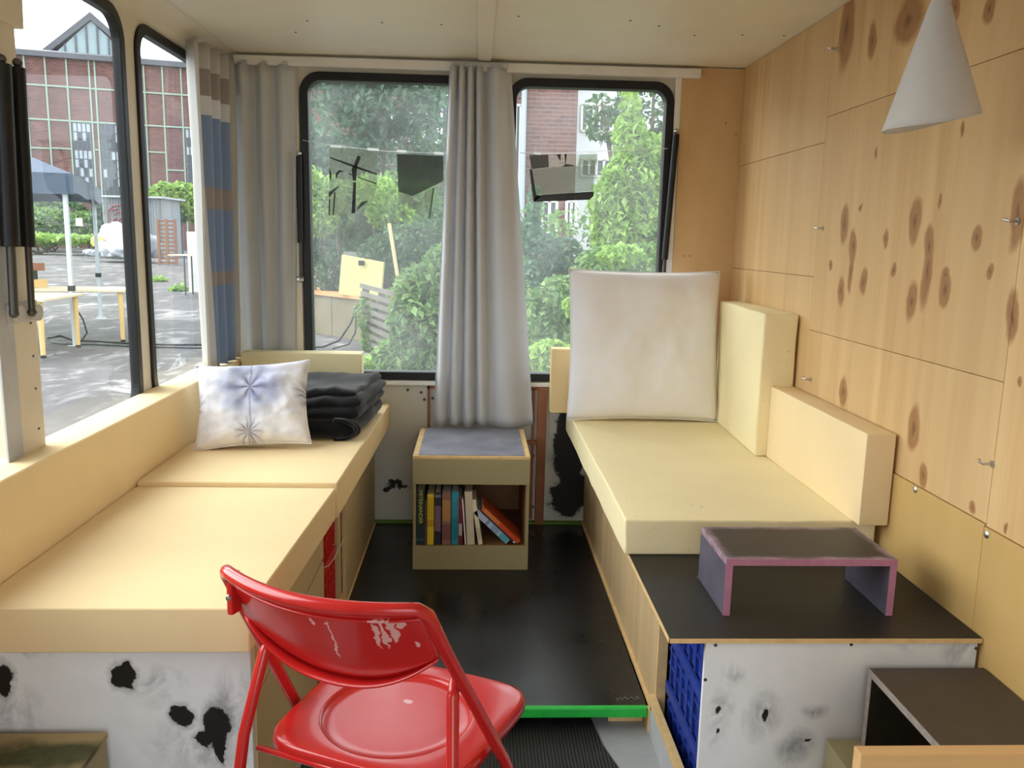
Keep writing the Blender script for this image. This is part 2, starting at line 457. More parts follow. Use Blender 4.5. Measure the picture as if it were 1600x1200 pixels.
# brown framed flap, post and bolts under the windows
q0 = at(668, 604, 1, YF); q1 = at(674, 667, 1, YF)
MB().box(q0.x, q0.x+0.012, YF-0.014, YF, 0.2, 0.645).build('frame_strip', M['brownpaint'], wb)
MB().box(q0.x, 0.29, YF-0.014, YF, 0.633, 0.646).build('frame_strip', M['brownpaint'], wb)
MB().box(0.262, 0.275, YF-0.014, YF, 0.02, 0.64).build('frame_strip', M['brownpaint'], wb)
MB().box(0.288, 0.328, YF-0.03, YF, 0.0, 0.645).build('post', M['brownpaint'], wb, bevel=0.003)
MB().box(0.235, 0.29, YF-0.024, YF, 0.38, 0.398).build('bracket', M['brownpaint'], wb, bevel=0.002)
for px, py in ((637, 609), (658, 613), (663, 624), (676, 622), (833, 712), (832, 792)):
    q = at(px, py, 1, YF-0.002)
    MB().lathe([(0.007, 0.0), (0.0065, -0.004), (0.003, -0.006)], q, 10, 'Y').build('bolt', M['darksteel'], wb, smooth=True)

# left wall with two windows
def lw(a, b, d=0.0): return Vector((XL-d, a, b))
LW = ((2.895, 3.64), (0.75, 2.805)); ZL = (0.70, 1.985)
holes = [rrect(w[0]+0.024, w[1]-0.024, ZL[0]+0.024, ZL[1]-0.024, 0.08) for w in LW]
wle = struct(holed_wall('wall_left', [(YB, ZE), (YF+0.06, ZE), (YF+0.06, ZC+0.03), (YB, ZC+0.03)], holes, lw, (-0.022, 0, 0), M['cream']))
for i, w in enumerate(LW):
    g = MB(); a = rrect(w[0], w[1], ZL[0], ZL[1], 0.10); b = rrect(w[0]+0.034, w[1]-0.034, ZL[0]+0.034, ZL[1]-0.034, 0.072)
    ring(g, a, b, lw, -0.010, 0.020)
    wo = struct(g.build('window_%d' % (i+3), M['rubber'], bevel=0.004))
    MB().prism([lw(p[0], p[1], 0.008) for p in rrect(w[0]+0.032, w[1]-0.032, ZL[0]+0.032, ZL[1]-0.032, 0.072)], (-0.004, 0, 0)).build('pane', M['glass_side'], wo)

# wall behind the camera with an open door
struct(holed_wall('wall_front', [(XL-0.06, ZE), (XR+0.06, ZE), (XR+0.06, ZC+0.03), (XL-0.06, ZC+0.03)], [[(-0.45, ZE+0.02), (0.85, ZE+0.02), (0.85, 1.95), (-0.45, 1.95)]], lambda a, b: Vector((a, YB, b)), (0, -0.06, 0), M['cream']))

# right wall: plywood panels with knots
kn = []
def K(ox, oy, sc, lst):
    for x, y, w, h in lst:
        q = at(ox+x/sc, oy+y/sc, 0, XR)
        qa = at(ox+(x+w)/sc, oy+y/sc, 0, XR); qb = at(ox+x/sc, oy+(y+h)/sc, 0, XR)
        kn.append(((XR, q.y, q.z), (9.0, max(0.006, abs(q.y-qa.y)*1.15), max(0.012, abs(q.z-qb.z)*1.1))))
K(1140, 0, 2.728, [(500,120,28,170),(608,170,20,75),(765,80,58,105),(960,30,18,60),(625,655,6,25),(990,560,9,32),(490,960,18,80),(525,1050,14,80),(560,885,6,15),(668,1015,10,40),
  (790,945,24,95),(845,1050,20,105),(893,845,9,30),(1052,1010,18,50),(1230,910,33,150),(430,1140,6,20),(705,1150,9,30),(920,1175,15,30),(1110,1160,14,35),(1110,40,22,60)])
K(1180, 400, 2.4, [(282,40,6,16),(323,135,12,55),(360,60,8,75),(408,95,13,52),(523,55,8,22),(585,165,20,75),(640,60,18,140),(708,122,20,70),(882,68,12,35),(960,230,20,105),
  (328,510,14,60),(597,640,22,88),(632,830,18,48),(808,938,11,24),(570,980,7,18),(945,1025,8,22),(993,480,8,25)])
ply_up = plywood('knotty_plywood', lin(226, 192, 140), lin(194, 150, 98), grain=(16, 16, 0.9), contrast=0.7, knots=kn)
ply_low = plywood('yellow_plywood', lin(214, 178, 114), lin(190, 150, 88), grain=(10, 10, 1.6), contrast=0.4)
wr = struct(MB().box(XR+0.012, XR+0.07, YB, YF+0.06, ZE, ZC+0.03).build('wall_right', M['greywhite']))
G = 0.0007
for y0, y1, rows in ((2.79, YF, (ZE, 0.70, 1.20, 1.64, ZC)), (1.725, 2.79, (ZE, 0.70, 1.02, 1.72, ZC)), (0.6, 1.725, (ZE, 0.695, ZC)), (YB, 0.6, (ZE, 0.695, ZC))):
    for r in range(len(rows)-1):
        low = r == 0
        MB().box(XR - (0.004 if low else 0), XR+0.012, y0+G, y1-G, rows[r]+G, rows[r+1]-G).build('plywood_panel', ply_low if low else ply_up, wr, bevel=0.0012, seg=1)
for px, py in ((1308, 76), (1286, 357), (1267, 593), (1551, 725), (1591, 346)):
    q = at(px, py, 0, XR)
    MB().lathe([(0.008, 0.0), (0.008, -0.003)], q, 10, 'X').tube([q+Vector((-0.002, 0, 0)), q+Vector((-0.02, 0, 0.0)), q+Vector((-0.026, 0.008, 0.004)), q+Vector((-0.022, 0.014, 0.006))], 0.003, 8).build('hook_bolt', M['chrome'], wr, smooth=True)
for px, py in ((1433, 765), (1545, 835)):
    q = at(px, py, 0, XR)
    MB().lathe([(0.010, 0.0), (0.009, -0.006), (0.004, -0.009)], q, 12, 'X').build('screw', M['chrome'], wr, smooth=True)

# cream post with two gas struts at the left window
o = MB().box(XL+0.004, XL+0.05, 1.95, 2.075, 0.765, 1.985).build('trim_7', M['cream'], bevel=0.003); struct(o)
MB().box(XL+0.05, XL+0.054, 1.90, 1.965, 0.765, 1.985).build('cover_strip', M['greywhite'], o)
for z in (0.82, 0.92, 1.0, 1.08): MB().lathe([(0.003, 0), (0.003, 0.002)], (XL+0.05, 2.045, z), 8, 'X').build('screw', M['darksteel'], o)
def strut(label, p0, p1, cut, r=0.011, ball='chrome'):
    p0, p1 = Vector(p0), Vector(p1); d = p1-p0
    t_ = thing('gas_strut', label, 'gas strut', p0)
    MB().tube([p0+d*cut, p1-d*0.02], r, 12).build('cylinder', M['rubber'], t_, smooth=True)
    MB().tube([p0, p0+d*(cut+0.03)], r*0.5, 10).build('rod', M['darksteel'], t_, smooth=True)
    for q in (p0, p1): MB().lathe([(0.002, -0.011), (0.009, -0.006), (0.011, 0), (0.009, 0.006), (0.002, 0.011)], q, 10, 'X').build('ball_end', M[ball], t_, smooth=True)
    return t_
sx = XL+0.075
a0 = at(22, 490, 0, sx); a1 = at(2, 92, 0, sx); strut('black gas strut nearest the photo left edge by window post', a0, a1, 0.27, 0.020, 'darksteel')
a0 = at(50, 488, 0, sx); a1 = at(27, 98, 0, sx); strut('black gas strut beside cream window post, right of its twin', a0, a1, 0.27, 0.016, 'darksteel')
a0 = at(22, 490, 0, XL+0.055); a1 = at(50, 488, 0, XL+0.055)
b = thing('strut_bracket', 'pale round-ended bracket holding the feet of the two struts', 'bracket', (XL+0.05, a0.y, a0.z))
MB().box(XL+0.05, XL+0.06, a0.y-0.03, a1.y+0.02, a0.z-0.025, a0.z+0.025).build('plate', M['greywhite'], b, bevel=0.008)
for q in (a0, a1): MB().lathe([(0.02, 0.0), (0.02, 0.014)], (XL+0.058, q.y, q.z), 14, 'X').build('boss', M['greywhite'], b, smooth=True)
a0 = at(14, 60, 0, XL+0.06)
o = MB().prism([(XL+0.03, a0.y-0.14, 2.04), (XL+0.03, a0.y-0.09, 2.04), (XL+0.03, a0.y+0.055, 1.89), (XL+0.03, a0.y+0.075, 1.85), (XL+0.03, a0.y+0.07, 1.76), (XL+0.03, a0.y-0.14, 1.76)], (0.03, 0, 0)).build('hinge_block', M['cream'], bevel=0.004)
tag(o, 'cream painted corner block where the window struts are hinged', 'bracket')
# struts of the far windows
a0 = at(1036, 432, 1, YF-0.03); a0.z -= 0.0; a1 = at(1057, 205, 1, YF-0.03)
strut('black gas strut along the right edge of far right window', a0, a1, 0.12, 0.014)
a0 = at(470, 438, 1, YF-0.03); a1 = at(467, 240, 1, YF-0.03)
strut('black gas strut along the left edge of far left window', a0, a1, 0.3, 0.012)
q = at(468, 436, 1, YF-0.02)
b = thing('window_latch', 'small clear knob latch at the left edge of far window', 'latch', q)
MB().box(q.x-0.018, q.x+0.018, q.y-0.005, q.y+0.008, q.z-0.01, q.z+0.01).build('plate', M['greywhite'], b, bevel=0.003)
MB().lathe([(0.006, -0.03), (0.012, -0.024), (0.012, -0.012), (0.005, -0.004)], q, 12, 'Y').build('knob', M['chrome'], b, smooth=True)
q = at(1053, 228, 1, YF-0.02)
MB().box(q.x-0.006, q.x+0.012, q.y-0.006, q.y+0.006, q.z-0.03, q.z+0.04).build('hinge_plate', M['white'], far_windows[1], bevel=0.003)

# ------------------------------------------------------------------ left bench
e_sp = []
def SP(lst, Y, px_, py_, r, out):
    q = at(px_, py_, 1, Y); out.append(((q.x, q.y, q.z), (r[0], 9.0, r[1])))
YP = 1.625
for px, py, r in ((195, 1059, (.028, .030)), (6, 1060, (.022, .042)), (283, 1118, (.024, .026)), (336, 1130, (.030, .045)), (318, 1150, (.022, .022)), (345, 1165, (.016, .04))): SP(None, YP, px, py, r, e_sp)
e_hz = []
for px, py, r in ((245, 1075, (.05, .04)), (310, 1170, (.10, .07)), (365, 1110, (.05, .08)), (25, 1015, (.10, .02)), (20, 1120, (.06, .06))): SP(None, YP, px, py, r, e_hz)
end_mat = scorched('whitewashed_end_board', lin(238, 241, 246), lin(208, 211, 215), e_sp, e_hz, warp=0.042, ws=20)
side_mat = plywood('pale_bench_ply', lin(214, 192, 148), lin(190, 164, 118), grain=(3, 1.2, 26), contrast=0.4)
ZB = 0.458
b = thing('storage_bench', 'long left bench box with whitewashed scorched end board under foam cushions', 'bench', (-0.78, 2.6, ZE))
MB().box(XL+0.01, -0.458, YP, YP+0.015, ZE, ZB).build('end_panel', end_mat, b, bevel=0.0015)['label'] = 'white end board with black burnt patches'
MB().box(-0.468, -0.453, YP+0.017, 2.43, 0.335, ZB).build('drawer_front', side_mat, b, bevel=0.0015)
MB().box(-0.468, -0.453, YP+0.017, 2.43, ZE, 0.325).build('side_panel', side_mat, b, bevel=0.0015)
MB().box(-0.454, -0.451, 2.02, 2.24, 0.272, 0.282).build('grip_slot', M['rubber'], b)
MB().box(-0.468, -0.453, 2.86, 3.715, 0.0, ZB).build('side_panel', side_mat, b, bevel=0.0015)
MB().box(-0.475, -0.46, 2.43, 2.86, 0.0, 0.03).build('bottom_rail', M['plyedge'], b, bevel=0.0015)
MB().box(-0.50, -0.47, 2.80, 2.86, 0.03, ZB).build('stile', side_mat, b, bevel=0.0015)
MB().box(XL+0.012, -0.47, YP+0.02, 3.71, ZB-0.014, ZB).build('lid', M['plyedge'], b)
MB().box(-0.452, -0.446, 2.43, 3.715, 0.0, 0.006).build('edge_strip', M['plyedge'], b)

def make_crate(name, label, mat_, L, W, H, loc, rz, group):
    """stackable crate, open on top, ribbed walls"""
    t_ = thing(name, label, 'crate', loc, rz, group)
    th = 0.006
    MB().box(-L/2, L/2, -W/2, W/2, 0, th).build('base', mat_, t_, local=True)
    for nm, x0, x1, y0, y1 in (('side_wall', -L/2, L/2, -W/2, -W/2+th), ('side_wall', -L/2, L/2, W/2-th, W/2), ('end_wall', -L/2, -L/2+th, -W/2+th, W/2-th), ('end_wall', L/2-th, L/2, -W/2+th, W/2-th)):
        MB().box(x0, x1, y0, y1, th, H-0.012).build(nm, mat_, t_, local=True)
    r = MB(); e = 0.012
    for x0, x1, y0, y1 in ((-L/2-e, L/2+e, -W/2-e, -W/2), (-L/2-e, L/2+e, W/2, W/2+e), (-L/2-e, -L/2, -W/2, W/2), (L/2, L/2+e, -W/2, W/2)):
        r.box(x0, x1, y0, y1, H-0.03, H)
    r.build('rim', mat_, t_, local=True, bevel=0.003)
    for k in range(7):
        x = -L/2 + L*(k+0.5)/7
        for sy in (-1, 1):
            y = sy*(W/2+0.004); MB().box(x-0.005, x+0.005, y-0.004, y+0.004, 0.004, H-0.03).build('rib', mat_, t_, local=True)
    for z in (0.35, 0.62):
        for sy in (-1, 1):
            y = sy*(W/2+0.003); MB().box(-L/2, L/2, y-0.003, y+0.003, H*z-0.004, H*z+0.004).build('rib', mat_, t_, local=True)
    return t_
redpl = simple('red_plastic', lin(196, 44, 34), 0.4, 0.4, var=0.1)
bluepl = simple('blue_plastic', lin(38, 62, 150), 0.42, 0.4, var=0.2, scale=30)
make_crate('plastic_crate', 'lower red plastic crate inside the left bench opening', redpl, 0.36, 0.28, 0.20, (-0.63, 2.645, 0.035), math.pi/2, 'red crates in the bench')
make_crate('plastic_crate', 'upper red plastic crate inside the left bench opening', redpl, 0.36, 0.28, 0.20, (-0.63, 2.645, 0.237), math.pi/2, 'red crates in the bench')
q = [at(*p, 0, -0.456) for p in ((503, 888), (513, 884), (521, 874), (540, 838))]
o = MB().tube(q, 0.0016, 6).build('string', M['tape'], smooth=True); tag(o, 'thin pale string across the red crates in left bench', 'string')

def foam_block(name, label, mat_, bot, top, bevel=0.006, cat='foam cushion', group=None):
    m_ = MB(); m_.hexa(bot, top)
    o = m_.build(name, mat_, bevel=bevel, seg=3, smooth=30)
    if mat_ is M['foam2']:                       # hand cut foam: uneven faces
        bm = bmesh.new(); bm.from_mesh(o.data)
        for _ in range(2):
            bmesh.ops.subdivide_edges(bm, edges=[e for e in bm.edges if e.calc_length() > 0.05], cuts=3, use_grid_fill=True)
        for v in bm.verts:
            k = mnoise.noise(v.co*9)*0.0030 + mnoise.noise(v.co*34)*0.0014
            v.co += Vector((mnoise.noise(v.co*11+Vector((5, 0, 0)))*0.0030+k*0.5, k, 0.0 if v.co.z < bot[0][2]+0.02 else k*0.5))
        bm.to_mesh(o.data); bm.free(); o.data.polygons.foreach_set('use_smooth', [True]*len(o.data.polygons))
        try: o.data.set_sharp_from_angle(angle=math.radians(50))
        except Exception: pass
    tag(o, label, cat, group); return o
def fb(name, label, mat_, x0, x1, y0, y1, z0, z1, bevel=0.006, xr0=None, xr1=None, **kw):
    a = x1 if xr0 is None else xr0; c = x1 if xr1 is None else xr1
    return foam_block(name, label, mat_, [(x0,y0,z0),(a,y0,z0),(c,y1,z0),(x0,y1,z0)], [(x0,y0,z1),(a,y0,z1),(c,y1,z1),(x0,y1,z1)], bevel, **kw)
fb('seat_cushion', 'large front foam seat cushion on left bench, nearest the red chair', M['foam1'], -1.004, 0, 1.60, 2.432, ZB+0.001, 0.556, xr0=-0.45, xr1=-0.414, group='foam seat cushions on the left bench')
fb('seat_cushion', 'narrow middle foam seat cushion on left bench under the tie-dye pillow', M['foam1'], -1.002, 0, 2.438, 2.916, ZB+0.001, 0.570, xr0=-0.409, xr1=-0.399, group='foam seat cushions on the left bench')
fb('seat_cushion', 'far foam seat cushion on left bench under the folded black blanket', M['foam1'], -1.0, 0, 2.920, 3.70, ZB+0.001, 0.566, xr0=-0.398, xr1=-0.38, group='foam seat cushions on the left bench')
fb('back_cushion', 'long low foam backrest along the left windows', M['foam1'], XL+0.004, -1.006, 1.15, 3.705, ZB+0.001, 0.772, 0.008)
MB().box(XL+0.006, -1.0, 1.15, 1.62, 0.44, 0.457).build('ledge', M['plyedge'], b)
fb('bolster', 'upright foam bolster at the far end of left bench behind the blanket', M['foam2'], -1.0, -0.49, 3.565, 3.665, 0.5665, 0.806, 0.005)

# ------------------------------------------------------------------ pillows
def pillow(name, label, W, H, T, mat_, M4, dip=0.06, seed=1, wr=0.006):
    t_ = thing(name, label, 'pillow'); t_.matrix_world = M4
    N = 34
    def side(sg):
        rows = []
        for i in range(N+1):
            v = -1+2*i/N; row = []
            for j in range(N+1):
                u = -1+2*j/N
                x = u*W/2*(1-dip*(1-v*v)*abs(u)**3); z = v*H/2*(1-dip*(1-u*u)*abs(v)**3)
                k = max(0.0, (1-u**4))**0.55*max(0.0, (1-v**4))**0.55
                prof = (1-(abs(u)**2.4))**0.5 * (1-(abs(v)**2.4))**0.5 if abs(u) < 1 and abs(v) < 1 else 0
                h = T/2*(0.55*k+0.45*prof)
                nz = mnoise.noise(Vector((u*2.4+seed*3.1, v*2.4, seed)))*wr*2.2 + mnoise.noise(Vector((u*7+seed, v*7, seed*2)))*wr
                edge = (1-abs(u)**8)*(1-abs(v)**8)
                ru = math.sin(u*26+seed)*wr*0.5*abs(v)**6 + math.sin(v*24+seed)*wr*0.5*abs(u)**6
                row.append((x, sg*(h + (nz+ru)*edge), z))
            rows.append(row)
        return rows
    m_ = MB(); m_.grid(side(-1)); 
    back = side(1); m_.grid([r[::-1] for r in back])
    o = m_.build('cover', mat_, t_, local=True, smooth='all', recalc=False)
    bm = bmesh.new(); bm.from_mesh(o.data); bmesh.ops.remove_doubles(bm, verts=bm.verts, dist=0.0005); bmesh.ops.recalc_face_normals(bm, faces=bm.faces); bm.to_mesh(o.data); bm.free()
    o.data.polygons.foreach_set('use_smooth', [True]*len(o.data.polygons))
    # seam piping around the edge
    pts = []
    for k in range(4*N):
        s_, f_ = divmod(k, N); a = -1+2*f_/N
        u, v = ((a, -1), (1, a), (-a, 1), (-1, -a))[s_]
        pts.append((u*W/2*(1-dip*(1-v*v)*abs(u)**3), 0, v*H/2*(1-dip*(1-u*u)*abs(v)**3)))
    MB().tube(pts, 0.0022, 6, closed=True).build('seam', mat_, t_, local=True, smooth='all')
    return t_
white_cloth = fabric('white_pillow_cloth', lin(240, 237, 238), 0.0, 0.9)
bl, br, tl, tr = at(893, 660, 1, 3.44), at(1131, 664, 1, 3.44), at(896, 427, 1, 3.54), at(1125, 427, 1, 3.54)
cen = (bl+br+tl+tr)/4
lean = math.atan2(0.10, 0.62)
pillow('pillow', 'big square white pillow leaning upright on the right foam seat', 0.645, 0.64, 0.15, white_cloth, Matrix.Translation(Vector((0.715, 3.485, 0.872))) @ Matrix.Rotation(-lean, 4, 'X'), 0.035, 2, 0.0065)
# tie-dye pillow: star shaped indigo print
t = NT('tie_dye_cloth'); p = t.obj()
sp = t.new('ShaderNodeSeparateXYZ'); t.link(t.warp(p, 0.02, 14, 3), sp.inputs[0])
def star(cx, cz, spokes, rad, sharp):
    dx = t.math('SUBTRACT', sp.outputs['X'], cx); dz = t.math('SUBTRACT', sp.outputs['Z'], cz)
    ang = t.math('ARCTAN2', dz, dx); r = t.math('SQRT', t.math('ADD', t.math('MULTIPLY', dx, dx), t.math('MULTIPLY', dz, dz)))
    s_ = t.math('COSINE', t.math('MULTIPLY', ang, spokes)); s_ = t.math('MULTIPLY_ADD', s_, 0.5, 0.5); s_ = t.math('POWER', s_, sharp)
    return s_, r
s1, r1 = star(0.0, 0.045, 6.0, 0.1, 2.0); s2, r2 = star(-0.005, -0.115, 11.0, 0.05, 3.0); s3, r3 = star(0.195, 0.02, 9.0, 0.05, 2.5); s4, r4 = star(-0.2, -0.0, 9.0, 0.05, 2.5)
nz = t.noise(p, 16, 5, 0.6)
base = t.mix(t.maprange(nz, 0.4, 0.7), lin(240, 240, 246), lin(214, 216, 230))
m1 = t.math('MULTIPLY', t.maprange(r1, 0.085, 0.13, 1.0, 0.0), t.math('MULTIPLY_ADD', nz, 0.9, 0.15, clamp=True))
c = t.mix(t.math('MULTIPLY', m1, 0.9, clamp=True), base, lin(136, 146, 190))
c = t.mix(t.math('MULTIPLY', t.math('MULTIPLY', t.maprange(r1, 0.02, 0.10, 1.0, 0.0), s1), 0.8), c, lin(70, 72, 116))
for s_, r_, R_ in ((s2, r2, 0.055), (s3, r3, 0.06), (s4, r4, 0.06)):
    c = t.mix(t.math('MULTIPLY', t.maprange(r_, R_*0.2, R_, 1.0, 0.0), t.math('MULTIPLY_ADD', s_, 0.75, 0.2)), c, lin(74, 78, 112))
fold = t.math('ABSOLUTE', sp.outputs['X']); c = t.mix(t.maprange(fold, 0.001, 0.006, 0.55, 0.0), c, lin(120, 124, 158))
t.color(c); t.bump(t.noise(p, 28, 3), 0.15, 0.004); t.done(0.9, 0.15)
R3 = Matrix.Translation(Vector((-0.775, 2.90, 0.714))) @ Matrix.Rotation(math.radians(3), 4, 'Z') @ Matrix.Rotation(math.radians(-30), 4, 'X') @ Matrix.Rotation(math.radians(-4), 4, 'Y')
pillow('pillow', 'small white and indigo tie-dye pillow leaning on the left bench', 0.395, 0.315, 0.13, t.m, R3, 0.09, 5, 0.007)

# folded black fleece blanket: stacked folded layers, wound as one sheet
t = NT('black_fleece'); n = t.noise(t.pos(), 90, 3, 0.7); t.color(t.mix(n, lin(12, 13, 15), lin(32, 33, 37))); t.b.inputs['Sheen Weight'].default_value = 0.25; t.bump(n, 0.35, 0.004); fleece = t.done(0.95, 0.1)
bk = thing('blanket', 'black fleece blanket folded in a stack beside the tie-dye pillow', 'blanket', (-0.57, 3.2, 0.5665))
def fold_sheet(x0, x1, y0, y1, z0, z1, seed, skew=0.0):
    """one folded layer: a flat loop with round edges, swept along Y"""
    rows = []; K_ = 24; h = (z1-z0)/2; n_arc = 9
    prof = [(-1, math.radians(90+180*k/n_arc)) for k in range(n_arc+1)] + [(0, k/9) for k in range(1, 9)] + [(1, math.radians(-90+180*k/n_arc)) for k in range(n_arc+1)] + [(2, k/9) for k in range(1, 9)]
    for j in range(K_+1):
        v = j/K_; y = y0+(y1-y0)*v; e = max(0.0, 1-abs(2*v-1)**9)**0.5
        hh = h*(0.25+0.75*e); xa, xb = x0+h, x1-h; row = []
        for kd, k in prof:
            if kd == -1: x, z = xa+h*math.cos(k), hh*math.sin(k)
            elif kd == 1: x, z = xb+h*math.cos(k), hh*math.sin(k)
            elif kd == 0: x, z = xa+(xb-xa)*k, -hh
            else: x, z = xb+(xa-xb)*k, hh
            w = mnoise.noise(Vector((x*9+seed*4, y*6, seed*2)))*0.020 + mnoise.noise(Vector((x*26+seed, y*5, seed)))*0.010
            zz = (z0+z1)/2+z + (w if z > 0 else w*0.3)
            row.append((x+skew*v+w*0.6, y+0.012*math.sin(x*16+seed), max(0.5672, zz)))
        row.append(row[0]); rows.append(row)
    return rows
for k, (x0, x1, y0, y1, z0, z1, sd, sk) in enumerate(((-0.80, -0.435, 2.985, 3.50, 0.567, 0.640, 1, 0.045), (-0.80, -0.43, 3.00, 3.50, 0.628, 0.682, 2, 0.05), (-0.80, -0.425, 3.02, 3.51, 0.668, 0.716, 3, 0.05), (-0.79, -0.445, 3.06, 3.50, 0.704, 0.738, 4, 0.05))):
    o = MB().grid(fold_sheet(x0, x1, y0, y1, z0, z1, sd, sk)); n_ = len(o.v)//25
    o.f.append(tuple(range(n_-1))); o.f.append(tuple(24*n_+i for i in range(n_-1))[::-1]); o.m += [0, 0]
    o.build('fold', fleece, bk, smooth='all')
# rolled lip of the lowest fold facing the room
lip = []
for j in range(14):
    v = j/13; row = []
    for i in range(15):
        a = math.radians(-95+190*i/14); row.append((-0.50+0.075*math.cos(a)*1.0 - 0.006*math.sin(v*9), 2.975+0.03*v, 0.606+0.037*math.sin(a)))
    lip.append(row)
MB().grid(lip).build('fold_edge', fleece, bk, smooth='all', solid=0.012)

# ------------------------------------------------------------------ bookcase and books
CX0, CX1, CY0, CY1, CZ1 = -0.237, 0.222, 3.155, 3.635, 0.467
t = NT('grey_table_mat'); n = t.noise(t.pos(), 9, 6, 0.65); t.color(t.mix(t.maprange(n, 0.3, 0.7), lin(112, 114, 128), lin(146, 148, 162))); greymat = t.done(0.42, 0.45)
b = thing('bookcase', 'low pale plywood bookcase with grey top between the benches', 'bookcase', ((CX0+CX1)/2, (CY0+CY1)/2, 0))
T = 0.012
MB().box(CX0, CX0+T, CY0+T, CY1, 0, CZ1-T).build('side_panel', M['olive'], b, bevel=0.001)
MB().box(CX1-T, CX1, CY0+T, CY1, 0, CZ1-T).build('side_panel', M['olive'], b, bevel=0.001)
MB().box(CX0, CX1, CY0, CY0+T, 0.0, 0.098).build('plinth', M['olive'], b, bevel=0.001)
MB().box(CX0, CX1, CY0, CY0+T, 0.352, CZ1-T).build('apron', M['olive'], b, bevel=0.001)
MB().box(CX0, CX1, CY0, CY1, CZ1-T, CZ1).build('top_board', M['plyedge'], b, bevel=0.001)
MB().box(CX0+0.022, CX1-0.022, CY0+0.008, CY1-0.002, CZ1, CZ1+0.003).build('top_mat', greymat, b)['label'] = 'mottled grey top sheet'
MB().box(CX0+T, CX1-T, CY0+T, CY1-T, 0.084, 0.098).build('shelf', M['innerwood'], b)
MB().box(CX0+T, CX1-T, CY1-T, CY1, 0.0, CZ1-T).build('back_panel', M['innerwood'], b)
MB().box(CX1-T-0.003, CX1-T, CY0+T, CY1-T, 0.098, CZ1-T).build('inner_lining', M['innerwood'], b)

pages = simple('book_pages', lin(226, 218, 200), 0.9, 0.1, var=0.1, scale=200)
def text_part(txt, size, mat_, parent, loc, rot, name='lettering'):
    cu = bpy.data.curves.new(name, 'FONT'); cu.body = txt; cu.size = size; cu.align_x = 'CENTER'; cu.align_y = 'CENTER'; cu.extrude = 0.0002
    tmp = bpy.data.objects.new('tmp_text', cu); COL.objects.link(tmp)
    me = bpy.data.meshes.new_from_object(tmp.evaluated_get(bpy.context.evaluated_depsgraph_get()))
    bpy.data.objects.remove(tmp)
    me.name = name; me.materials.clear(); me.materials.append(mat_)
    o = bpy.data.objects.new(name, me); COL.objects.link(o); o.parent = parent; o.location = loc; o.rotation_euler = rot
    return o
def book(label, x, th, h, col, lean=0.0, depth=0.15, y=None, z=None, bands=(), txt=None, soft=True):
    """spine towards the room; lean > 0 tips the top to the left"""
    y = CY0+0.012 if y is None else y; z = 0.099 if z is None else z
    t_ = thing('book', label, 'book', (x, y, z), 0, 'books in the low bookcase', rot=(0, -lean, 0))
    m_ = simple('cover_'+label.split()[0], col, 0.45, 0.4, var=0.06, scale=40)
    c = 0.002
    MB().box(0, th, 0, c, 0, h).build('spine', m_, t_, local=True, bevel=0.0006)
    MB().box(0, c, c, depth, 0, h).build('cover_board', m_, t_, local=True)
    MB().box(th-c, th, c, depth, 0, h).build('cover_board', m_, t_, local=True)
    MB().box(c, th-c, c, depth-0.004, 0.003, h-0.004).build('pages', pages, t_, local=True)
    for z0, z1, cc in bands:
        MB().box(0.0006, th-0.0006, -0.0006, 0.0006, h*z0, h*z1).build('spine_band', simple('band', cc, 0.5, 0.3), t_, local=True)
    if txt:
        for s_, size, zc, cc in txt:
            text_part(s_, size, simple('ink', cc, 0.5, 0.3), t_, (th/2, -0.0012, h*zc), (math.pi/2, math.pi/2, 0))
    return t_
def bx(px): return at(px, 850, 1, CY0+0.014).x
def hz(py): return at(700, py, 1, CY0+0.014).z - 0.099
yellow_ink = lin(206, 210, 90); pale_ink = lin(220, 220, 214); dark_ink = lin(50, 42, 24)
book('thick dark green book with yellow lettering at left end of the row', -0.2235, 0.033, hz(767), lin(20, 42, 36), txt=[('MITEINANDER', 0.021, 0.70, yellow_ink)], bands=[(0.08, 0.11, lin(60, 84, 76))])
book('thin brown booklet between the dark green and the yellow book', -0.1895, 0.008, hz(782), lin(70, 48, 36), bands=[(0.0, 0.96, lin(96, 72, 54))])
book('bright yellow paperback in the bookcase', bx(667.5), 0.026, hz(772), lin(222, 190, 40), bands=[(0.36, 0.50, lin(188, 150, 30)), (0.54, 0.93, lin(204, 172, 34))])
book('black and mauve book right of the yellow one', bx(679), 0.025, hz(769), lin(44, 34, 44), bands=[(0.26, 0.74, lin(124, 98, 112)), (0.90, 0.95, lin(120, 120, 128))])
book('brown and tan book left of the teal one', bx(690.5), 0.034, hz(770), lin(142, 102, 84), bands=[(0.46, 0.86, lin(176, 132, 78)), (0.1, 0.4, lin(122, 84, 74))])
book('teal blue paperback in the middle of the row', bx(705), 0.028, hz(768), lin(44, 136, 152), bands=[(0.80, 0.97, lin(52, 148, 164)), (0.1, 0.5, lin(38, 122, 140))])
book('dark red narrow book right of the teal one', bx(717), 0.014, hz(777), lin(118, 24, 40), lean=0.02, bands=[(0.2, 0.45, lin(190, 170, 170))])
book('thin white booklet leaning on the dark red book', bx(726.5), 0.005, hz(779), lin(236, 232, 226), lean=0.075)
book('thick cream book with plain spine, slightly tilted', bx(730), 0.030, hz(768), lin(206, 192, 166), lean=0.06)
book('slim cream paperback tipped against the thick cream book', bx(747.5), 0.017, hz(780), lin(222, 214, 182), lean=0.16, bands=[(0.12, 0.38, lin(200, 190, 158))])
LE = 0.82
p_ = at(795, 845, 1, CY0+0.012)
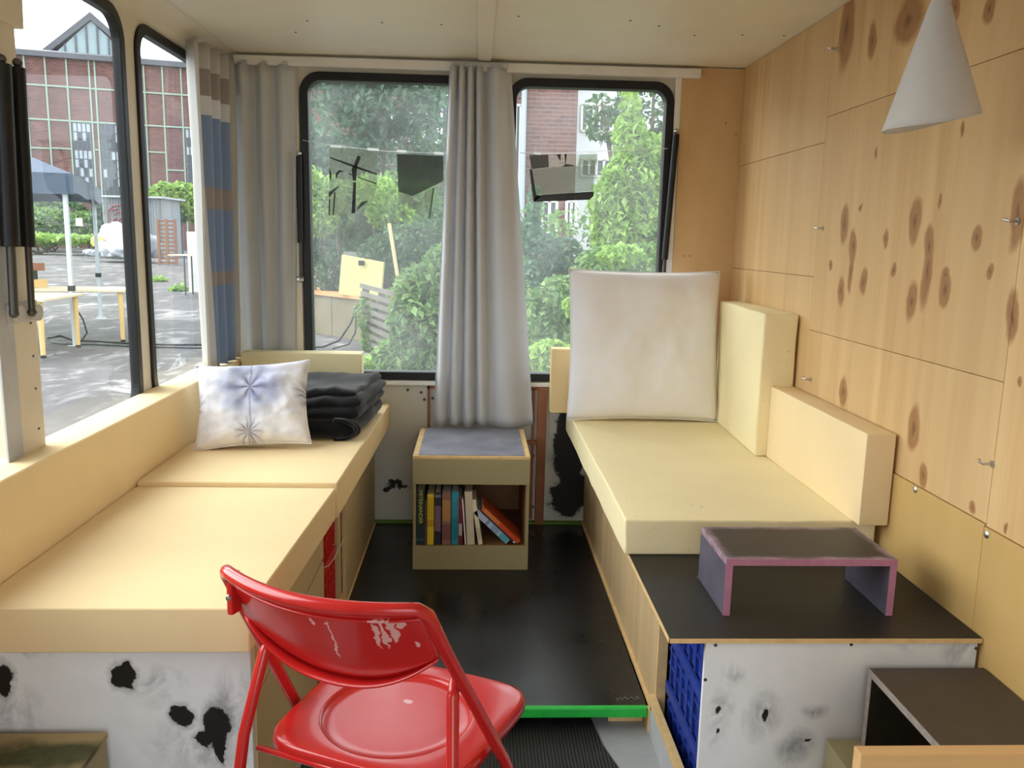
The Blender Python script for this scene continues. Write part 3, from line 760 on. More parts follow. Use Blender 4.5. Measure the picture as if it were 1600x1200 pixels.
book('pale grey-blue book leaning steeply at the right of the row', p_.x-0.012, 0.024, 0.182, lin(176, 188, 208), lean=LE-0.02, z=0.104, bands=[(0.02, 0.25, lin(90, 170, 190)), (0.3, 0.5, lin(140, 160, 190)), (0.6, 0.66, lin(120, 134, 170))])
book('thin black book with white spine label under the orange one', p_.x+0.0225, 0.008, 0.185, lin(34, 34, 40), lean=LE-0.02, z=0.104, bands=[(0.01, 0.06, lin(200, 200, 210))])
book('orange-spined book leaning at the right end of the row', p_.x+0.0345, 0.018, 0.205, lin(196, 86, 40), lean=LE-0.01, z=0.104, bands=[(0.06, 0.5, lin(206, 70, 34)), (0.55, 0.95, lin(214, 120, 60))])

# ------------------------------------------------------------------ right bench
ZP = 0.451
f_sp, f_hz = [], []
YW = 1.685
for px, py, r in ((1195, 1117, (.007, .018)), (1120, 1142, (.004, .006)), (1262, 1156, (.010, .003)), (1122, 1110, (.006, .010)), (1535, 1030, (.008, .025))): SP(None, YW, px, py, r, f_sp)
for px, py, r in ((1122, 1125, (.03, .06)), (1192, 1118, (.035, .05)), (1245, 1168, (.035, .035)), (1495, 1020, (.05, .03)), (1425, 1012, (.03, .02)), (1140, 1060, (.03, .03)), (1270, 1110, (.03, .02))): SP(None, YW, px, py, r, f_hz)
front_mat = scorched('whitewashed_front_board', lin(236, 239, 244), lin(212, 216, 220), f_sp, f_hz, warp=0.02, ws=20)
panel_mat = plywood('striped_pine_ply', lin(226, 198, 152), lin(192, 154, 106), grain=(10, 13, 0.6), contrast=0.75)
b = thing('platform_bench', 'right bench box with black platform top and whitewashed front board', 'bench', (0.83, 2.7, ZE))
MB().box(0.433, XR-0.006, 1.68, YF-0.002, ZP-0.011, ZP).build('platform_top', [M['black_board']], b, bevel=0.001)['label'] = 'black film-faced board with scratches'
MB().box(0.4315, XR-0.006, 1.6785, 1.68, ZP-0.0115, ZP-0.001).build('board_edge', M['plyedge'], b)
MB().box(0.4315, 0.433, 1.6785, YF-0.003, ZP-0.0115, ZP-0.001).build('board_edge', M['plyedge'], b)
MB().box(0.515, XR-0.012, YW, YW+0.012, ZE, ZP-0.012).build('front_panel', front_mat, b, bevel=0.001)['label'] = 'whitewashed front board with grey smudges'
for k, (y0, y1) in enumerate(((2.14, 2.52), (2.522, 2.92), (2.922, 3.32), (3.322, 3.716))):
    MB().box(0.5155, 0.527, y0, y1, -0.0, ZP-0.012).build('side_board', panel_mat, b, bevel=0.0012)
MB().box(0.517, 0.545, 2.125, 2.14, 0.0, ZP-0.012).build('stile', M['plyedge'], b, bevel=0.001)
MB().box(0.500, 0.52, 1.70, 2.14, 0.03, 0.05).build('bottom_rail', M['plyedge'], b, bevel=0.001)
MB().box(0.507, 0.515, 1.70, 2.14, ZE, 0.03).build('plinth', M['greywhite'], b)
MB().box(0.507, 0.5155, 2.13, 3.716, 0.001, 0.012).build('edge_strip', M['plyedge'], b)
for px, py in ((1118, 1008), (1330, 1007), (1525, 1013), (1102, 1062)):
    q = at(px, py, 1, YW); MB().lathe([(0.004, 0), (0.004, -0.001)], q, 8, 'Y').build('screw', M['darksteel'], b)
for k, (nm, z) in enumerate((('bottom', -0.035), ('middle', 0.124), ('top', 0.283))):
    make_crate('plastic_crate', '%s blue plastic crate stacked behind the white right bench board' % nm, bluepl, 0.40, 0.30, 0.155, (0.705, 1.925, z-0.02), math.pi/2, 'blue crates in the right bench')
MB().box(0.53, 1.1, 1.70, 2.15, ZE, -0.056).build('crate_floor', M['plyedge'], b)

# rough cut mattress
o = fb('seat_cushion', 'long pale yellow foam mattress on the right bench', M['foam2'], 0.418, 1.12, 2.168, 3.69, ZP+0.0006, 0.552, 0.006)
fb('back_cushion', 'long low foam backrest block along the plywood wall on the right', M['foam1'], 1.052, XR-0.008, 2.13, 2.868, 0.5526, 0.809, 0.004)
foam_block('back_cushion', 'tall yellow foam backrest block between white pillow and plywood wall', M['foam2'], [(1.010, 2.87, 0.5526), (XR-0.008, 2.87, 0.5526), (XR-0.008, 3.52, 0.5526), (1.042, 3.52, 0.5526)], [(1.010, 2.87, 1.065), (XR-0.008, 2.87, 1.065), (XR-0.008, 3.52, 1.065), (1.042, 3.52, 1.065)], 0.008)
fb('bolster', 'ochre foam bolster sticking out behind the big white pillow', M['foam3'], 0.335, 0.98, 3.585, 3.665, 0.553, 0.838, 0.006)

# pink-edged stool on the platform
t = NT('worn_black_film'); g_ = t.new('ShaderNodeNewGeometry'); n = t.noise(t.pos(), 12, 5, 0.65)
sxyz = t.new('ShaderNodeSeparateXYZ'); t.link(t.warp(t.pos(), 0.02, 15, 3), sxyz.inputs[0])
ex_ = t.math('SUBTRACT', t.math('ABSOLUTE', t.math('SUBTRACT', sxyz.outputs['X'], 0.784)), 0.201); ey_ = t.math('SUBTRACT', t.math('ABSOLUTE', t.math('SUBTRACT', sxyz.outputs['Y'], 1.90)), 0.11)
bo = t.math('MAXIMUM', ex_, ey_)
c = t.mix(n, lin(46, 41, 41), lin(62, 55, 56)); c = t.mix(t.math('MULTIPLY', t.maprange(bo, -0.022, 0.004, 0.0, 1.0), t.maprange(n, 0.3, 0.6)), c, lin(190, 160, 180)); t.color(c); worn = t.done(0.45, 0.4)
pink = simple('pink_edge', lin(178, 120, 146), 0.55, 0.3, var=0.12, scale=40)
film_in = simple('grey_film', lin(86, 82, 96), 0.5, 0.35, var=0.2, scale=14)
def u_stool(name, label, x0, x1, y0, y1, z0, z1, th, m_top, m_side, m_edge, along='x', inner=None):
    t_ = thing(name, label, 'step stool', ((x0+x1)/2, (y0+y1)/2, z0))
    e = 0.0012
    if along == 'x':
        MB().box(x0, x1, y0+e, y1, z1-th, z1).build('top_board', m_top, t_, bevel=0.001)
        for a in ((x0, x0+th), (x1-th, x1)): MB().box(a[0], a[1], y0+e, y1, z0, z1-th).build('side_board', m_side, t_, bevel=0.001)
        for y in (y0, ):
            MB().box(x0, x1, y, y+e, z1-th, z1).build('edge_band', m_edge, t_)
            MB().box(x0, x0+th, y, y+e, z0, z1-th).build('edge_band', m_edge, t_); MB().box(x1-th, x1, y, y+e, z0, z1-th).build('edge_band', m_edge, t_)
    else:
        MB().box(x0+e, x1, y0, y1, z1-th, z1).build('top_board', m_top, t_, bevel=0.001)
        for a in ((y0, y0+th), (y1-th, y1)): MB().box(x0+e, x1, a[0], a[1], z0, z1-th).build('side_board', m_side, t_, bevel=0.001)
        MB().box(x0, x0+e, y0, y1, z1-th, z1).build('edge_band', m_edge, t_)
        for a in ((y0, y0+th), (y1-th, y1)): MB().box(x0, x0+e, a[0], a[1], z0, z1-th).build('edge_band', m_edge, t_)
    return t_
u_stool('step_stool', 'black step stool with pink worn edges on the black platform', 0.583, 0.985, 1.79, 2.01, ZP+0.0005, 0.590, 0.016, worn, film_in, pink)

# brown step stool on a wooden step box in the right foreground
brownfilm = simple('brown_film', lin(74, 64, 56), 0.5, 0.4, var=0.12, scale=10)
u_stool('step_stool', 'dark brown step stool standing against the plywood wall in right foreground', 0.872, XR-0.01, 1.30, 1.658, 0.2105, 0.392, 0.016, brownfilm, simple('dark_inner', lin(40, 36, 32), 0.6, 0.3), simple('pale_edge', lin(150, 140, 134), 0.6, 0.3, var=0.2, scale=60), along='y')
q = at(1335, 1166, 1, 1.26); q2 = at(1315, 1146, 1, 1.66)
pine = plywood('pine_board', lin(226, 186, 132), lin(196, 140, 88), grain=(1.2, 14, 14), contrast=0.7)
b = thing('step_box', 'pale wooden step box with pine rail in the lower right corner', 'step', (0.95, 1.45, ZE))
MB().box(0.80, XR-0.005, 1.27, 1.675, 0.195, 0.21).build('tread', M['olive'], b, bevel=0.001)
MB().box(0.80, 0.815, 1.27, 1.675, ZE, 0.195).build('side_panel', M['olive'], b, bevel=0.001)
MB().box(q.x, XR-0.005, 1.235, 1.262, ZE, q.z).build('front_rail', pine, b, bevel=0.002)

# mossy box in the left foreground
t = NT('mossy_board'); p = t.pos(); n = t.noise(p, 9, 5, 0.65)
q = at(60, 1172, 2, 0.30)
d = t.blobs(t.warp(p, 0.12, 8, 4), [((q.x, q.y, 0.3), (0.16, 0.055, 9))])
c = t.mix(n, lin(180, 160, 118), lin(158, 138, 98)); c = t.mix(t.maprange(d, 0.6, 1.15, 0.9, 0), c, t.mix(t.noise(p, 60, 3), lin(28, 34, 18), lin(78, 88, 46))); t.color(c); mossy = t.done(0.7, 0.3)
q = at(166, 1147, 1, 1.60)
b = thing('wooden_box', 'low wooden box with dark green stain in the lower left corner', 'box', (q.x-0.2, 1.4, ZE))
MB().box(XL+0.02, q.x, 1.18, 1.605, q.z-0.012, q.z).build('lid', mossy, b, bevel=0.001)
MB().box(q.x-0.013, q.x-0.001, 1.18, 1.60, ZE, q.z-0.012).build('side_board', M['olive'], b, bevel=0.001)
MB().box(XL+0.02, q.x-0.013, 1.18, 1.192, ZE, q.z-0.012).build('front_board', M['olive'], b, bevel=0.001)

# ------------------------------------------------------------------ red folding chair
t = NT('red_enamel'); p = t.obj(); n = t.noise(p, 18, 5, 0.6)
scuff = t.blobs(t.warp(t.warp(p, 0.03, 22, 3), 0.012, 90, 2), [((0.112, -0.285, 0.738), (0.006, 0.2, 0.034)), ((0.124, -0.285, 0.745), (0.005, 0.2, 0.036)), ((0.137, -0.285, 0.755), (0.006, 0.2, 0.028)), ((0.152, -0.28, 0.768), (0.008, 0.2, 0.010)), ((0.130, -0.28, 0.774), (0.025, 0.2, 0.004)), ((0.17, -0.28, 0.725), (0.004, 0.2, 0.006)), ((0.03, -0.3, 0.715), (0.0025, 0.2, 0.05)), ((0.000, -0.32, 0.755), (0.004, 0.2, 0.011)), ((0.028, -0.32, 0.752), (0.006, 0.2, 0.004)), ((0.0, 0.045, 0.43), (0.012, 0.007, 0.02))])
c = t.mix(n, lin(186, 30, 30), lin(204, 38, 36)); c = t.mix(t.maprange(scuff, 0.75, 1.0, 0.85, 0), c, lin(228, 180, 176)); t.color(c)
t.b.inputs['Coat Weight'].default_value = 0.3; t.b.inputs['Coat Roughness'].default_value = 0.12
red = t.done(0.22, 0.5)
chair_az = math.radians(24.0)
ch = thing('folding_chair', 'red painted metal folding chair seen from behind in the foreground', 'chair', (-0.14, 1.53, ZE+0.0065), -chair_az)
SZ = 0.437
def bow(x): return -0.263 - 0.055*(1-(x/0.196)**2)
# top tube and uprights, one continuous bent tube per side
top = []
for k in range(25):
    x = -0.182+0.364*k/24; top.append((x, bow(x), 0.800 - 0.0*abs(x)))
def upright(sx):
    foot = Vector((sx*0.215, 0.225, 0.0)); ear = Vector((sx*0.214, -0.245, 0.775))
    return [ear, ear*0.55+foot*0.45, foot]
pts = [Vector((-0.235, 0.225, 0.012)), Vector((-0.232, -0.02, 0.405)), Vector((-0.201, -0.205, 0.70)), Vector((-0.196, -0.243, 0.764)), Vector((-0.194, -0.257, 0.787))] + [Vector(p_) for p_ in top] + [Vector((0.194, -0.257, 0.787)), Vector((0.196, -0.243, 0.764)), Vector((0.201, -0.205, 0.70)), Vector((0.232, -0.02, 0.405)), Vector((0.235, 0.225, 0.012))]
MB().tube(pts, 0.0115, 12).build('front_frame', red, ch, local=True, smooth='all')
# backrest sheet
rows = []
for i in range(15):
    v = i/14; row = []
    for k in range(31):
        u = -1+2*k/30; x = u*0.193
        ztop = 0.797; zbot = 0.622 + 0.075*abs(u)**2.2
        z = zbot + (ztop-zbot)*v
        yy = -0.263 + (0.797-z)*0.47 - 0.052*(1-u*u)*(0.65+0.35*v)
        row.append((x, yy, z))
    rows.append(row)
MB().grid(rows).build('backrest', red, ch, local=True, smooth='all', solid=0.003)
MB().grid([rows[0], [(p_[0], p_[1]-0.010*(1-(p_[0]/0.194)**4), p_[2]-0.003) for p_ in rows[0]], [(p_[0], p_[1]-0.020*(1-(p_[0]/0.194)**4), p_[2]-0.003) for p_ in rows[0]], [(p_[0], p_[1]-0.021*(1-(p_[0]/0.194)**4), p_[2]-0.007) for p_ in rows[0]]]).build('backrest_lip', red, ch, local=True, smooth='all', solid=0.002)
MB().tube([(p_[0], p_[1]-0.004, p_[2]) for p_ in rows[12]], 0.003, 6).build('backrest_bead', red, ch, local=True, smooth='all')
for sx in (-1,):
    MB().box(sx*0.187-0.006, sx*0.187+0.006, -0.262, -0.236, 0.715, 0.79).build('ear_plate', red, ch, local=True, bevel=0.004)
    MB().lathe([(0.006, -0.004), (0.005, -0.007), (0.002, -0.008)], (sx*0.180, -0.266, 0.752), 10, 'Y').build('rivet', M['chrome'], ch, local=True, smooth=True)
# rear legs with flattened tops
for sx in (-1, 1):
    MB().tube([(sx*0.190, -0.150, 0.625), (sx*0.194, -0.165, 0.60), (sx*0.214, -0.205, 0.45), (sx*0.222, -0.30, 0.012)], [0.008, 0.011, 0.011, 0.011], 12).build('rear_leg', red, ch, local=True, smooth='all')
    MB().lathe([(0.006, -0.012), (0.006, 0.012)], (sx*0.196, -0.155, 0.615), 10, 'X').build('pivot', M['darksteel'], ch, local=True, smooth=True)
    for y, x in ((0.225, 0.235), (-0.302, 0.222)):
        MB().lathe([(0.014, 0.0), (0.014, 0.03), (0.0115, 0.034)], (sx*x, y, 0.0), 12).build('foot_cap', M['rubber'], ch, local=True, smooth=True)
MB().tube([(-0.219, -0.272, 0.14), (0.219, -0.272, 0.14)], 0.007, 8).build('crossbar', red, ch, local=True, smooth='all')
MB().tube([(-0.234, 0.14, 0.145), (0.234, 0.14, 0.145)], 0.007, 8).build('crossbar', red, ch, local=True, smooth='all')
MB().tube([(-0.20, -0.185, SZ-0.022), (0.20, -0.185, SZ-0.022)], 0.006, 8).build('seat_rod', red, ch, local=True, smooth='all')
# seat pan with a round dished centre
N = 64; rings = []
def seat_out(a):
    cx, cy = math.cos(a), math.sin(a)
    p_ = 6.5; r = 1.0/((abs(cx)**p_ + abs(cy)**p_)**(1/p_))
    x, y = cx*r, cy*r
    w = 0.209 + 0.013*y
    return x*w, y*0.188
prof = [(0.0, 'c', -0.006), (0.4, 'c', -0.006), (0.8, 'c', -0.0055), (0.955, 'c', -0.0055), (0.975, 'c', -0.003), (1.0, 'c', 0.0005), (0.05, 'm', 0.001), (0.3, 'm', 0.001), (0.6, 'm', 0.001), (0.9, 'm', 0.0), (0.97, 'm', -0.002), (1.0, 'm', -0.008), (1.0, 'm', -0.024), (0.96, 'm', -0.026)]
vs_, fs_ = [], []
for r_, kd, dz in prof:
    for k in range(N):
        a = 2*math.pi*k/N; ox, oy = seat_out(a); cxx, cyy = 0.150*math.cos(a), 0.150*math.sin(a) - 0.01
        if kd == 'c': x, y = cxx*r_, cyy*r_ if r_ < 1 else cyy
        else: x, y = cxx+(ox-cxx)*r_, cyy+(oy-cyy)*r_
        vs_.append((x, y, SZ+dz))
for i in range(len(prof)-1):
    for k in range(N): l = (k+1) % N; fs_.append((i*N+k, i*N+l, (i+1)*N+l, (i+1)*N+k))
m_ = MB(); m_.add(vs_, fs_); o = m_.build('seat', red, ch, local=True, smooth='all', recalc=False)
bm = bmesh.new(); bm.from_mesh(o.data); bmesh.ops.remove_doubles(bm, verts=bm.verts, dist=0.0002); bmesh.ops.recalc_face_normals(bm, faces=bm.faces)
if sum(f.normal.z for f in bm.faces) < 0: bmesh.ops.reverse_faces(bm, faces=bm.faces)
bm.to_mesh(o.data); bm.free(); o.data.polygons.foreach_set('use_smooth', [True]*len(o.data.polygons))

# ------------------------------------------------------------------ curtains
def curtain(name, label, mat_, top, bot, z1, z0, folds, amp, n=150, rows=36, seed=0, normal=(0, 1), phase=None, flat=0.0, cat='curtain'):
    """cloth hanging between a top line and a bottom line with pleats across it"""
    t_ = thing(name, label, cat, ((bot[0][0]+bot[1][0])/2, (bot[0][1]+bot[1][1])/2, z0))
    T0, T1, B0, B1 = Vector(top[0]), Vector(top[1]), Vector(bot[0]), Vector(bot[1]); nn = Vector(normal)
    g = []
    for i in range(rows+1):
        v = i/rows; row = []
        A = T0.lerp(B0, v); B = T1.lerp(B1, v)
        for j in range(n+1):
            u = j/n; ph = phase(u) if phase else u
            p_ = A.lerp(B, u)
            w = math.sin(ph*folds*2*math.pi + seed + 0.5*math.sin(v*2+seed))
            am = amp*(1.0-0.25*v)*(1 - flat*max(0, u-0.45)*1.6)
            off = am*w + 0.006*mnoise.noise(Vector((u*5+seed, v*3, seed)))
            sh = 0.35*amp*math.cos(ph*folds*2*math.pi+seed)*(0.4)
            q = p_ + nn*off + (B-A).normalized()*sh
            z = z1+(z0-z1)*v
            if v == 1: z -= 0.006*math.sin(ph*folds*math.pi)
            row.append((q.x, q.y, z))
        g.append(row)
    MB().grid(g).build('cloth', mat_, t_, smooth='all', solid=0.0016, recalc=False)
    # heading loops on the rail
    for k in range(max(3, int(folds))):
        u = (k+0.5)/max(3, int(folds)); p_ = T0.lerp(T1, u)
        MB().box(p_.x-0.012, p_.x+0.012, p_.y-0.012, p_.y+0.012, z1-0.002, z1+0.012).build('heading_loop', mat_, t_, bevel=0.003)
    return t_
grey_cloth = fabric('grey_curtain_cloth', lin(222, 223, 226), 0.28, 0.6, sheen=0.3)
ph_c = lambda u: (u/0.55*0.78 if u < 0.55 else 0.78+(u-0.55)/0.45*0.22)
a_, b_ = at(701, 105, 1, 3.68), at(799, 105, 1, 3.68); c_, d_ = at(676, 655, 1, 3.675), at(834, 665, 1, 3.675)
curtain('curtain', 'grey curtain hanging between the two far windows above the bookcase', grey_cloth, ((a_.x, 3.668), (b_.x, 3.668)), ((c_.x, 3.668), (d_.x, 3.668)), 2.015, 0.475, 5.2, 0.029, 170, 40, 0.6, (0, 1), ph_c, 0.3)
curtain('curtain', 'plain grey-white curtain in the far left corner beside the striped one', fabric('pale_curtain_cloth', lin(214, 216, 216), 0.25, 0.7), ((-1.02, 3.69), (-0.765, 3.69)), ((-1.02, 3.69), (-0.80, 3.69)), 2.005, 0.60, 3.0, 0.02, 110, 30, 1.7, (0, 1), None, 0.6)
be, br_, bl_ = lin(206, 204, 200), lin(164, 156, 150), lin(140, 156, 178)
def zf(py): return (at(350, py, 0, -1.05).z-0.6)/1.5
st = [(0.0, bl_)]
for py, cc in ((445, br_), (425, bl_), (330, br_), (300, bl_), (195, be), (168, br_), (130, be)): st.append((max(0, min(1, zf(py))), cc))
curtain('curtain', 'blue and beige striped curtain on the left wall near the far corner', fabric('striped_curtain_cloth', be, 0.3, 0.8, stripes=st), ((-1.065, 3.26), (-1.03, 3.66)), ((-1.055, 3.24), (-1.03, 3.62)), 2.01, 0.776, 4.0, 0.03, 120, 30, 0.4, (1, 0.0))

# ------------------------------------------------------------------ hanging paper lamp
t = NT('white_paper'); n = t.noise(t.pos(), 30, 4, 0.6); t.color(t.mix(n, lin(236, 236, 236), lin(222, 222, 222))); t.bump(n, 0.2, 0.003); t.done(0.8, 0.2)
tr_ = t.new('ShaderNodeBsdfTranslucent'); tr_.inputs['Color'].default_value = (0.85, 0.85, 0.85, 1); mx = t.new('ShaderNodeMixShader'); mx.inputs[0].default_value = 0.35
t.link(t.b.outputs[0], mx.inputs[1]); t.link(tr_.outputs[0], mx.inputs[2]); t.link(mx.outputs[0], t.out.inputs['Surface'])
LY = 1.72; q0, q1, q2, q3 = at(1385, 203, 1, LY), at(1524, 178, 1, LY), at(1470, -12, 1, LY), at(1455, 195, 1, LY)
lp = thing('pendant_lamp', 'white paper cone lamp shade hanging by the plywood wall', 'lamp', (q2.x, LY, ZC))
R_ = (q1.x-q0.x)/2; cx_ = (q1.x+q0.x)/2; g = []
for i in range(15):
    v = i/14; row = []
    for k in range(49):
        a = 2*math.pi*k/48*1.04
        r_ = 0.012+(R_-0.012)*v**1.0; r_ *= 1 + 0.0025*k/48
        ccx = q2.x+(cx_-q2.x)*v; zb = q0.z + (q1.z-q0.z)*(0.5+0.5*math.cos(a)) - 0.008*math.sin(a)**2
        row.append((ccx+r_*math.cos(a), LY+r_*math.sin(a), q2.z+(zb-q2.z)*v))
    g.append(row)
MB().grid(g).build('shade', t.m, lp, smooth='all', solid=0.001)
MB().tube([(q2.x, LY, q2.z-0.02), (q2.x, LY, ZC)], 0.0025, 8).build('cord', M['rubber'], lp)
MB().lathe([(0.014, -0.10), (0.016, -0.06), (0.008, -0.02)], (q2.x, LY, q2.z), 12).build('bulb_holder', M['white'], lp, smooth=True)

# ------------------------------------------------------------------ film negatives hanging in the far windows
def film_mat(name, dens, col=(0.55, 0.6, 0.58, 1), tint=0.82):
    t = NT(name); n = t.noise(t.pos(), 22, 4, 0.6)
    tr = t.new('ShaderNodeBsdfTransparent'); tr.inputs['Color'].default_value = (tint*0.96, tint, tint*0.96, 1)
    t.color(col); t.done(0.35, 0.5)
    mx = t.new('ShaderNodeMixShader'); t.link(t.maprange(n, 0.3, 0.7, dens*0.8, min(1, dens*1.15)), mx.inputs[0])
    t.link(tr.outputs[0], mx.inputs[1]); t.link(t.b.outputs[0], mx.inputs[2]); t.link(mx.outputs[0], t.out.inputs['Surface']); return t.m
YN = 3.685
f_light = film_mat('film_light', 0.22, (0.62, 0.66, 0.62, 1), 0.88); f_dark = film_mat('film_dark', 0.55, (0.07, 0.075, 0.07, 1)); f_black = film_mat('film_black', 0.95, (0.02, 0.02, 0.02, 1)); f_clear = film_mat('film_clear', 0.12, (0.6, 0.62, 0.6, 1), 0.96)
def fpoly(pts, dy=0.0): return [at(px, py, 1, YN+dy) for px, py in pts]
def film(label, outline, mat_, marks, tapes, base_label=None):
    c0 = at(*outline[0], 1, YN)
    t_ = thing('film_negative', label, 'film sheet', c0, 0, 'film sheets hung in the far windows')
    MB().prism(fpoly(outline), (0, 0.0004, 0)).build('sheet', mat_, t_)
    for k, (pts, mm) in enumerate(marks): MB().prism(fpoly(pts, -0.0008), (0, 0.0004, 0)).build('printed_area', mm, t_)
    for (x0, y0, x1, y1) in tapes: MB().prism(fpoly([(x0, y0), (x1, y0+1), (x1, y1+1), (x0, y1)], -0.0016), (0, 0.0005, 0)).build('tape', M['tape'], t_)
def zp(x, y): return (500+x/7.273, 210+y/7.273)
Z = lambda *l: [zp(a, c) for a, c in l]
film('cut film sheet with black cross shapes hanging leftmost in the window', Z((110,150),(650,190),(650,560),(620,700),(540,760),(420,880),(330,930),(100,920)), f_light,
     [(Z((110,255),(390,350),(650,445),(650,462),(390,380),(110,268)), f_black), (Z((425,240),(465,255),(420,370),(410,530),(375,520),(358,400),(385,350)), f_black), (Z((380,545),(410,545),(400,890),(358,895)), f_black), (Z((105,380),(128,440),(125,510),(108,510)), f_black),
      (Z((430,480),(640,555),(640,568),(430,492)), f_black), (Z((178,500),(180,440),(220,405),(275,420),(225,430),(200,460),(196,495)), f_black), (Z((160,660),(178,655),(155,920),(143,920)), f_black), (Z((98,660),(215,580),(215,595),(100,720)), f_dark), (Z((100,740),(115,735),(110,920),(98,920)), f_black), (Z((325,440),(365,455),(365,470),(325,450)), f_black), (Z((410,860),(470,765),(555,755),(430,850)), f_dark)],
     [(516, 226, 534, 230), (574, 231, 592, 235)])
film('large dark rectangular film sheet hanging left of the grey curtain', Z((872,222),(1405,245),(1440,950),(890,960)), f_clear,
     [(Z((872,222),(1400,245),(1400,530),(1180,640),(1050,700),(892,650)), f_dark), (Z((892,650),(1050,700),(1060,760),(895,800)), f_light), (Z((1190,650),(1290,600),(1250,950),(1180,800)), f_light), (Z((1280,610),(1300,605),(1250,960),(1238,950)), f_dark)], [(620, 234, 635, 238), (678, 237, 693, 241)])
def zq(x, y): return (800+x/9.231, 200+y/9.231)
Q = lambda *l: [zq(a, c) for a, c in l]
film('black-framed film sheet hanging in the far right window', Q((250,390),(1230,375),(1225,560),(1180,960),(1120,1035),(310,1065)), f_clear,
     [(Q((250,390),(525,385),(530,565),(285,595)), f_dark), (Q((250,590),(290,595),(350,960),(430,985),(310,1065)), f_black), (Q((430,965),(1180,915),(1175,980),(1120,1035),(310,1065),(330,1000)), f_black), (Q((975,385),(1230,378),(1225,520),(950,545)), f_light), (Q((300,600),(730,560),(1190,540),(1170,910),(430,960),(350,950)), film_mat('film_mid', 0.2, (0.5, 0.5, 0.52, 1), 0.85)), (Q((640,380),(700,380),(700,480),(670,430)), f_black), (Q((755,378),(790,376),(775,520),(930,545),(720,560),(770,525)), f_black)],
     [(834, 238, 845, 241), (917, 237, 932, 239)])
for lab, pts in (('thin clear line holding the film sheets in the far left window', ((473, 219), (516, 227), (600, 236), (702, 240))), ('thin clear line holding the film sheet in the far right window', ((812, 239), (870, 240), (940, 236), (1043, 232)))):
    o = MB().tube([at(px, py, 1, YN+0.003) for px, py in pts], 0.0012, 6).build('hanging_line', M['tape'], smooth='all'); tag(o, lab, 'line')

# ================================================================== outside
GZ = -0.40
def gp(px, py): return at(px, py, 2, GZ)
t = NT('yard_concrete'); p = t.pos()
n1 = t.noise(p, 0.35, 6, 0.65, 0.5); n2 = t.noise(p, 3.0, 5, 0.65)
c = t.mix(t.maprange(n1, 0.35, 0.7), lin(72, 69, 69), lin(108, 104, 103)); c = t.mix(t.maprange(n2, 0.55, 0.72, 0, 0.7), c, lin(140, 137, 136))
n3 = t.noise(t.mapping(p, (1.0, 0.45, 1)), 1.3, 6, 0.7, 1.2); c = t.mix(t.maprange(n3, 0.54, 0.62, 0, 0.65), c, lin(164, 160, 158)); c = t.mix(t.maprange(n3, 0.36, 0.44, 0.6, 0), c, lin(66, 63, 63))
t.color(c); t.done(t.maprange(n1, 0.35, 0.65, 0.6, 0.95), 0.2)
struct(MB().box(-160, 120, -60, 190, GZ-0.3, GZ).build('ground', t.m))

def leafm(name, c, c2, tr=0.35):
    t = NT(name); gi = t.new('ShaderNodeNewGeometry'); col = t.mix(gi.outputs['Random Per Island'], c, c2)
    t.color(col); t.done(0.55, 0.3)
    tl = t.new('ShaderNodeBsdfTranslucent'); t.link(col, tl.inputs['Color']); mx = t.new('ShaderNodeMixShader'); mx.inputs[0].default_value = tr
    t.link(t.b.outputs[0], mx.inputs[1]); t.link(tl.outputs[0], mx.inputs[2]); t.link(mx.outputs[0], t.out.inputs['Surface']); return t.m
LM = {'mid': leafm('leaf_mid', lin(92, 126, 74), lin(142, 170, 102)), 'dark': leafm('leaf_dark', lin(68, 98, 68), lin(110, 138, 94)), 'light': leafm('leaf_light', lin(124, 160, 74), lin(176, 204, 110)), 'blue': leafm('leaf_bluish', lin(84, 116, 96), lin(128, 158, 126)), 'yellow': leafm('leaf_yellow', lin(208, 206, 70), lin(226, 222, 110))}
bark = simple('bark', lin(110, 96, 80), 0.9, 0.1, var=0.2, scale=20)
LEAFQ = [(-0.5, 0, 0), (0, -0.30, 0.10), (0.55, 0, -0.05), (0, 0.30, 0.10)]
def leaves(mb, rnd, clumps, count, size):
    tot = sum(c[3]*c[4]*c[5] for c in clumps) or 1
    for (cx, cy, cz, rx, ry, rz) in clumps:
        k = max(10, int(count*rx*ry*rz/tot))
        for _ in range(k):
            while True:
                d = Vector((rnd.uniform(-1, 1), rnd.uniform(-1, 1), rnd.uniform(-1, 1)))
                if 0.05 < d.length < 1: break
            d = d.normalized()*(d.length**0.4)
            c = Vector((cx+d.x*rx, cy+d.y*ry, cz+d.z*rz))
            if c.z < GZ+0.02: c.z = GZ+0.02+rnd.random()*0.2
            s = size*rnd.uniform(0.6, 1.3)
            m3 = Matrix.Rotation(rnd.uniform(0, 6.28), 3, 'Z') @ Matrix.Rotation(rnd.gauss(0.5, 0.5), 3, 'Y') @ Matrix.Rotation(rnd.uniform(-0.7, 0.7), 3, 'X')
            b = len(mb.v)
            mb.v += [tuple(c + m3 @ Vector(q)*s) for q in LEAFQ]
            mb.f.append((b, b+1, b+2, b+3)); mb.m.append(0)
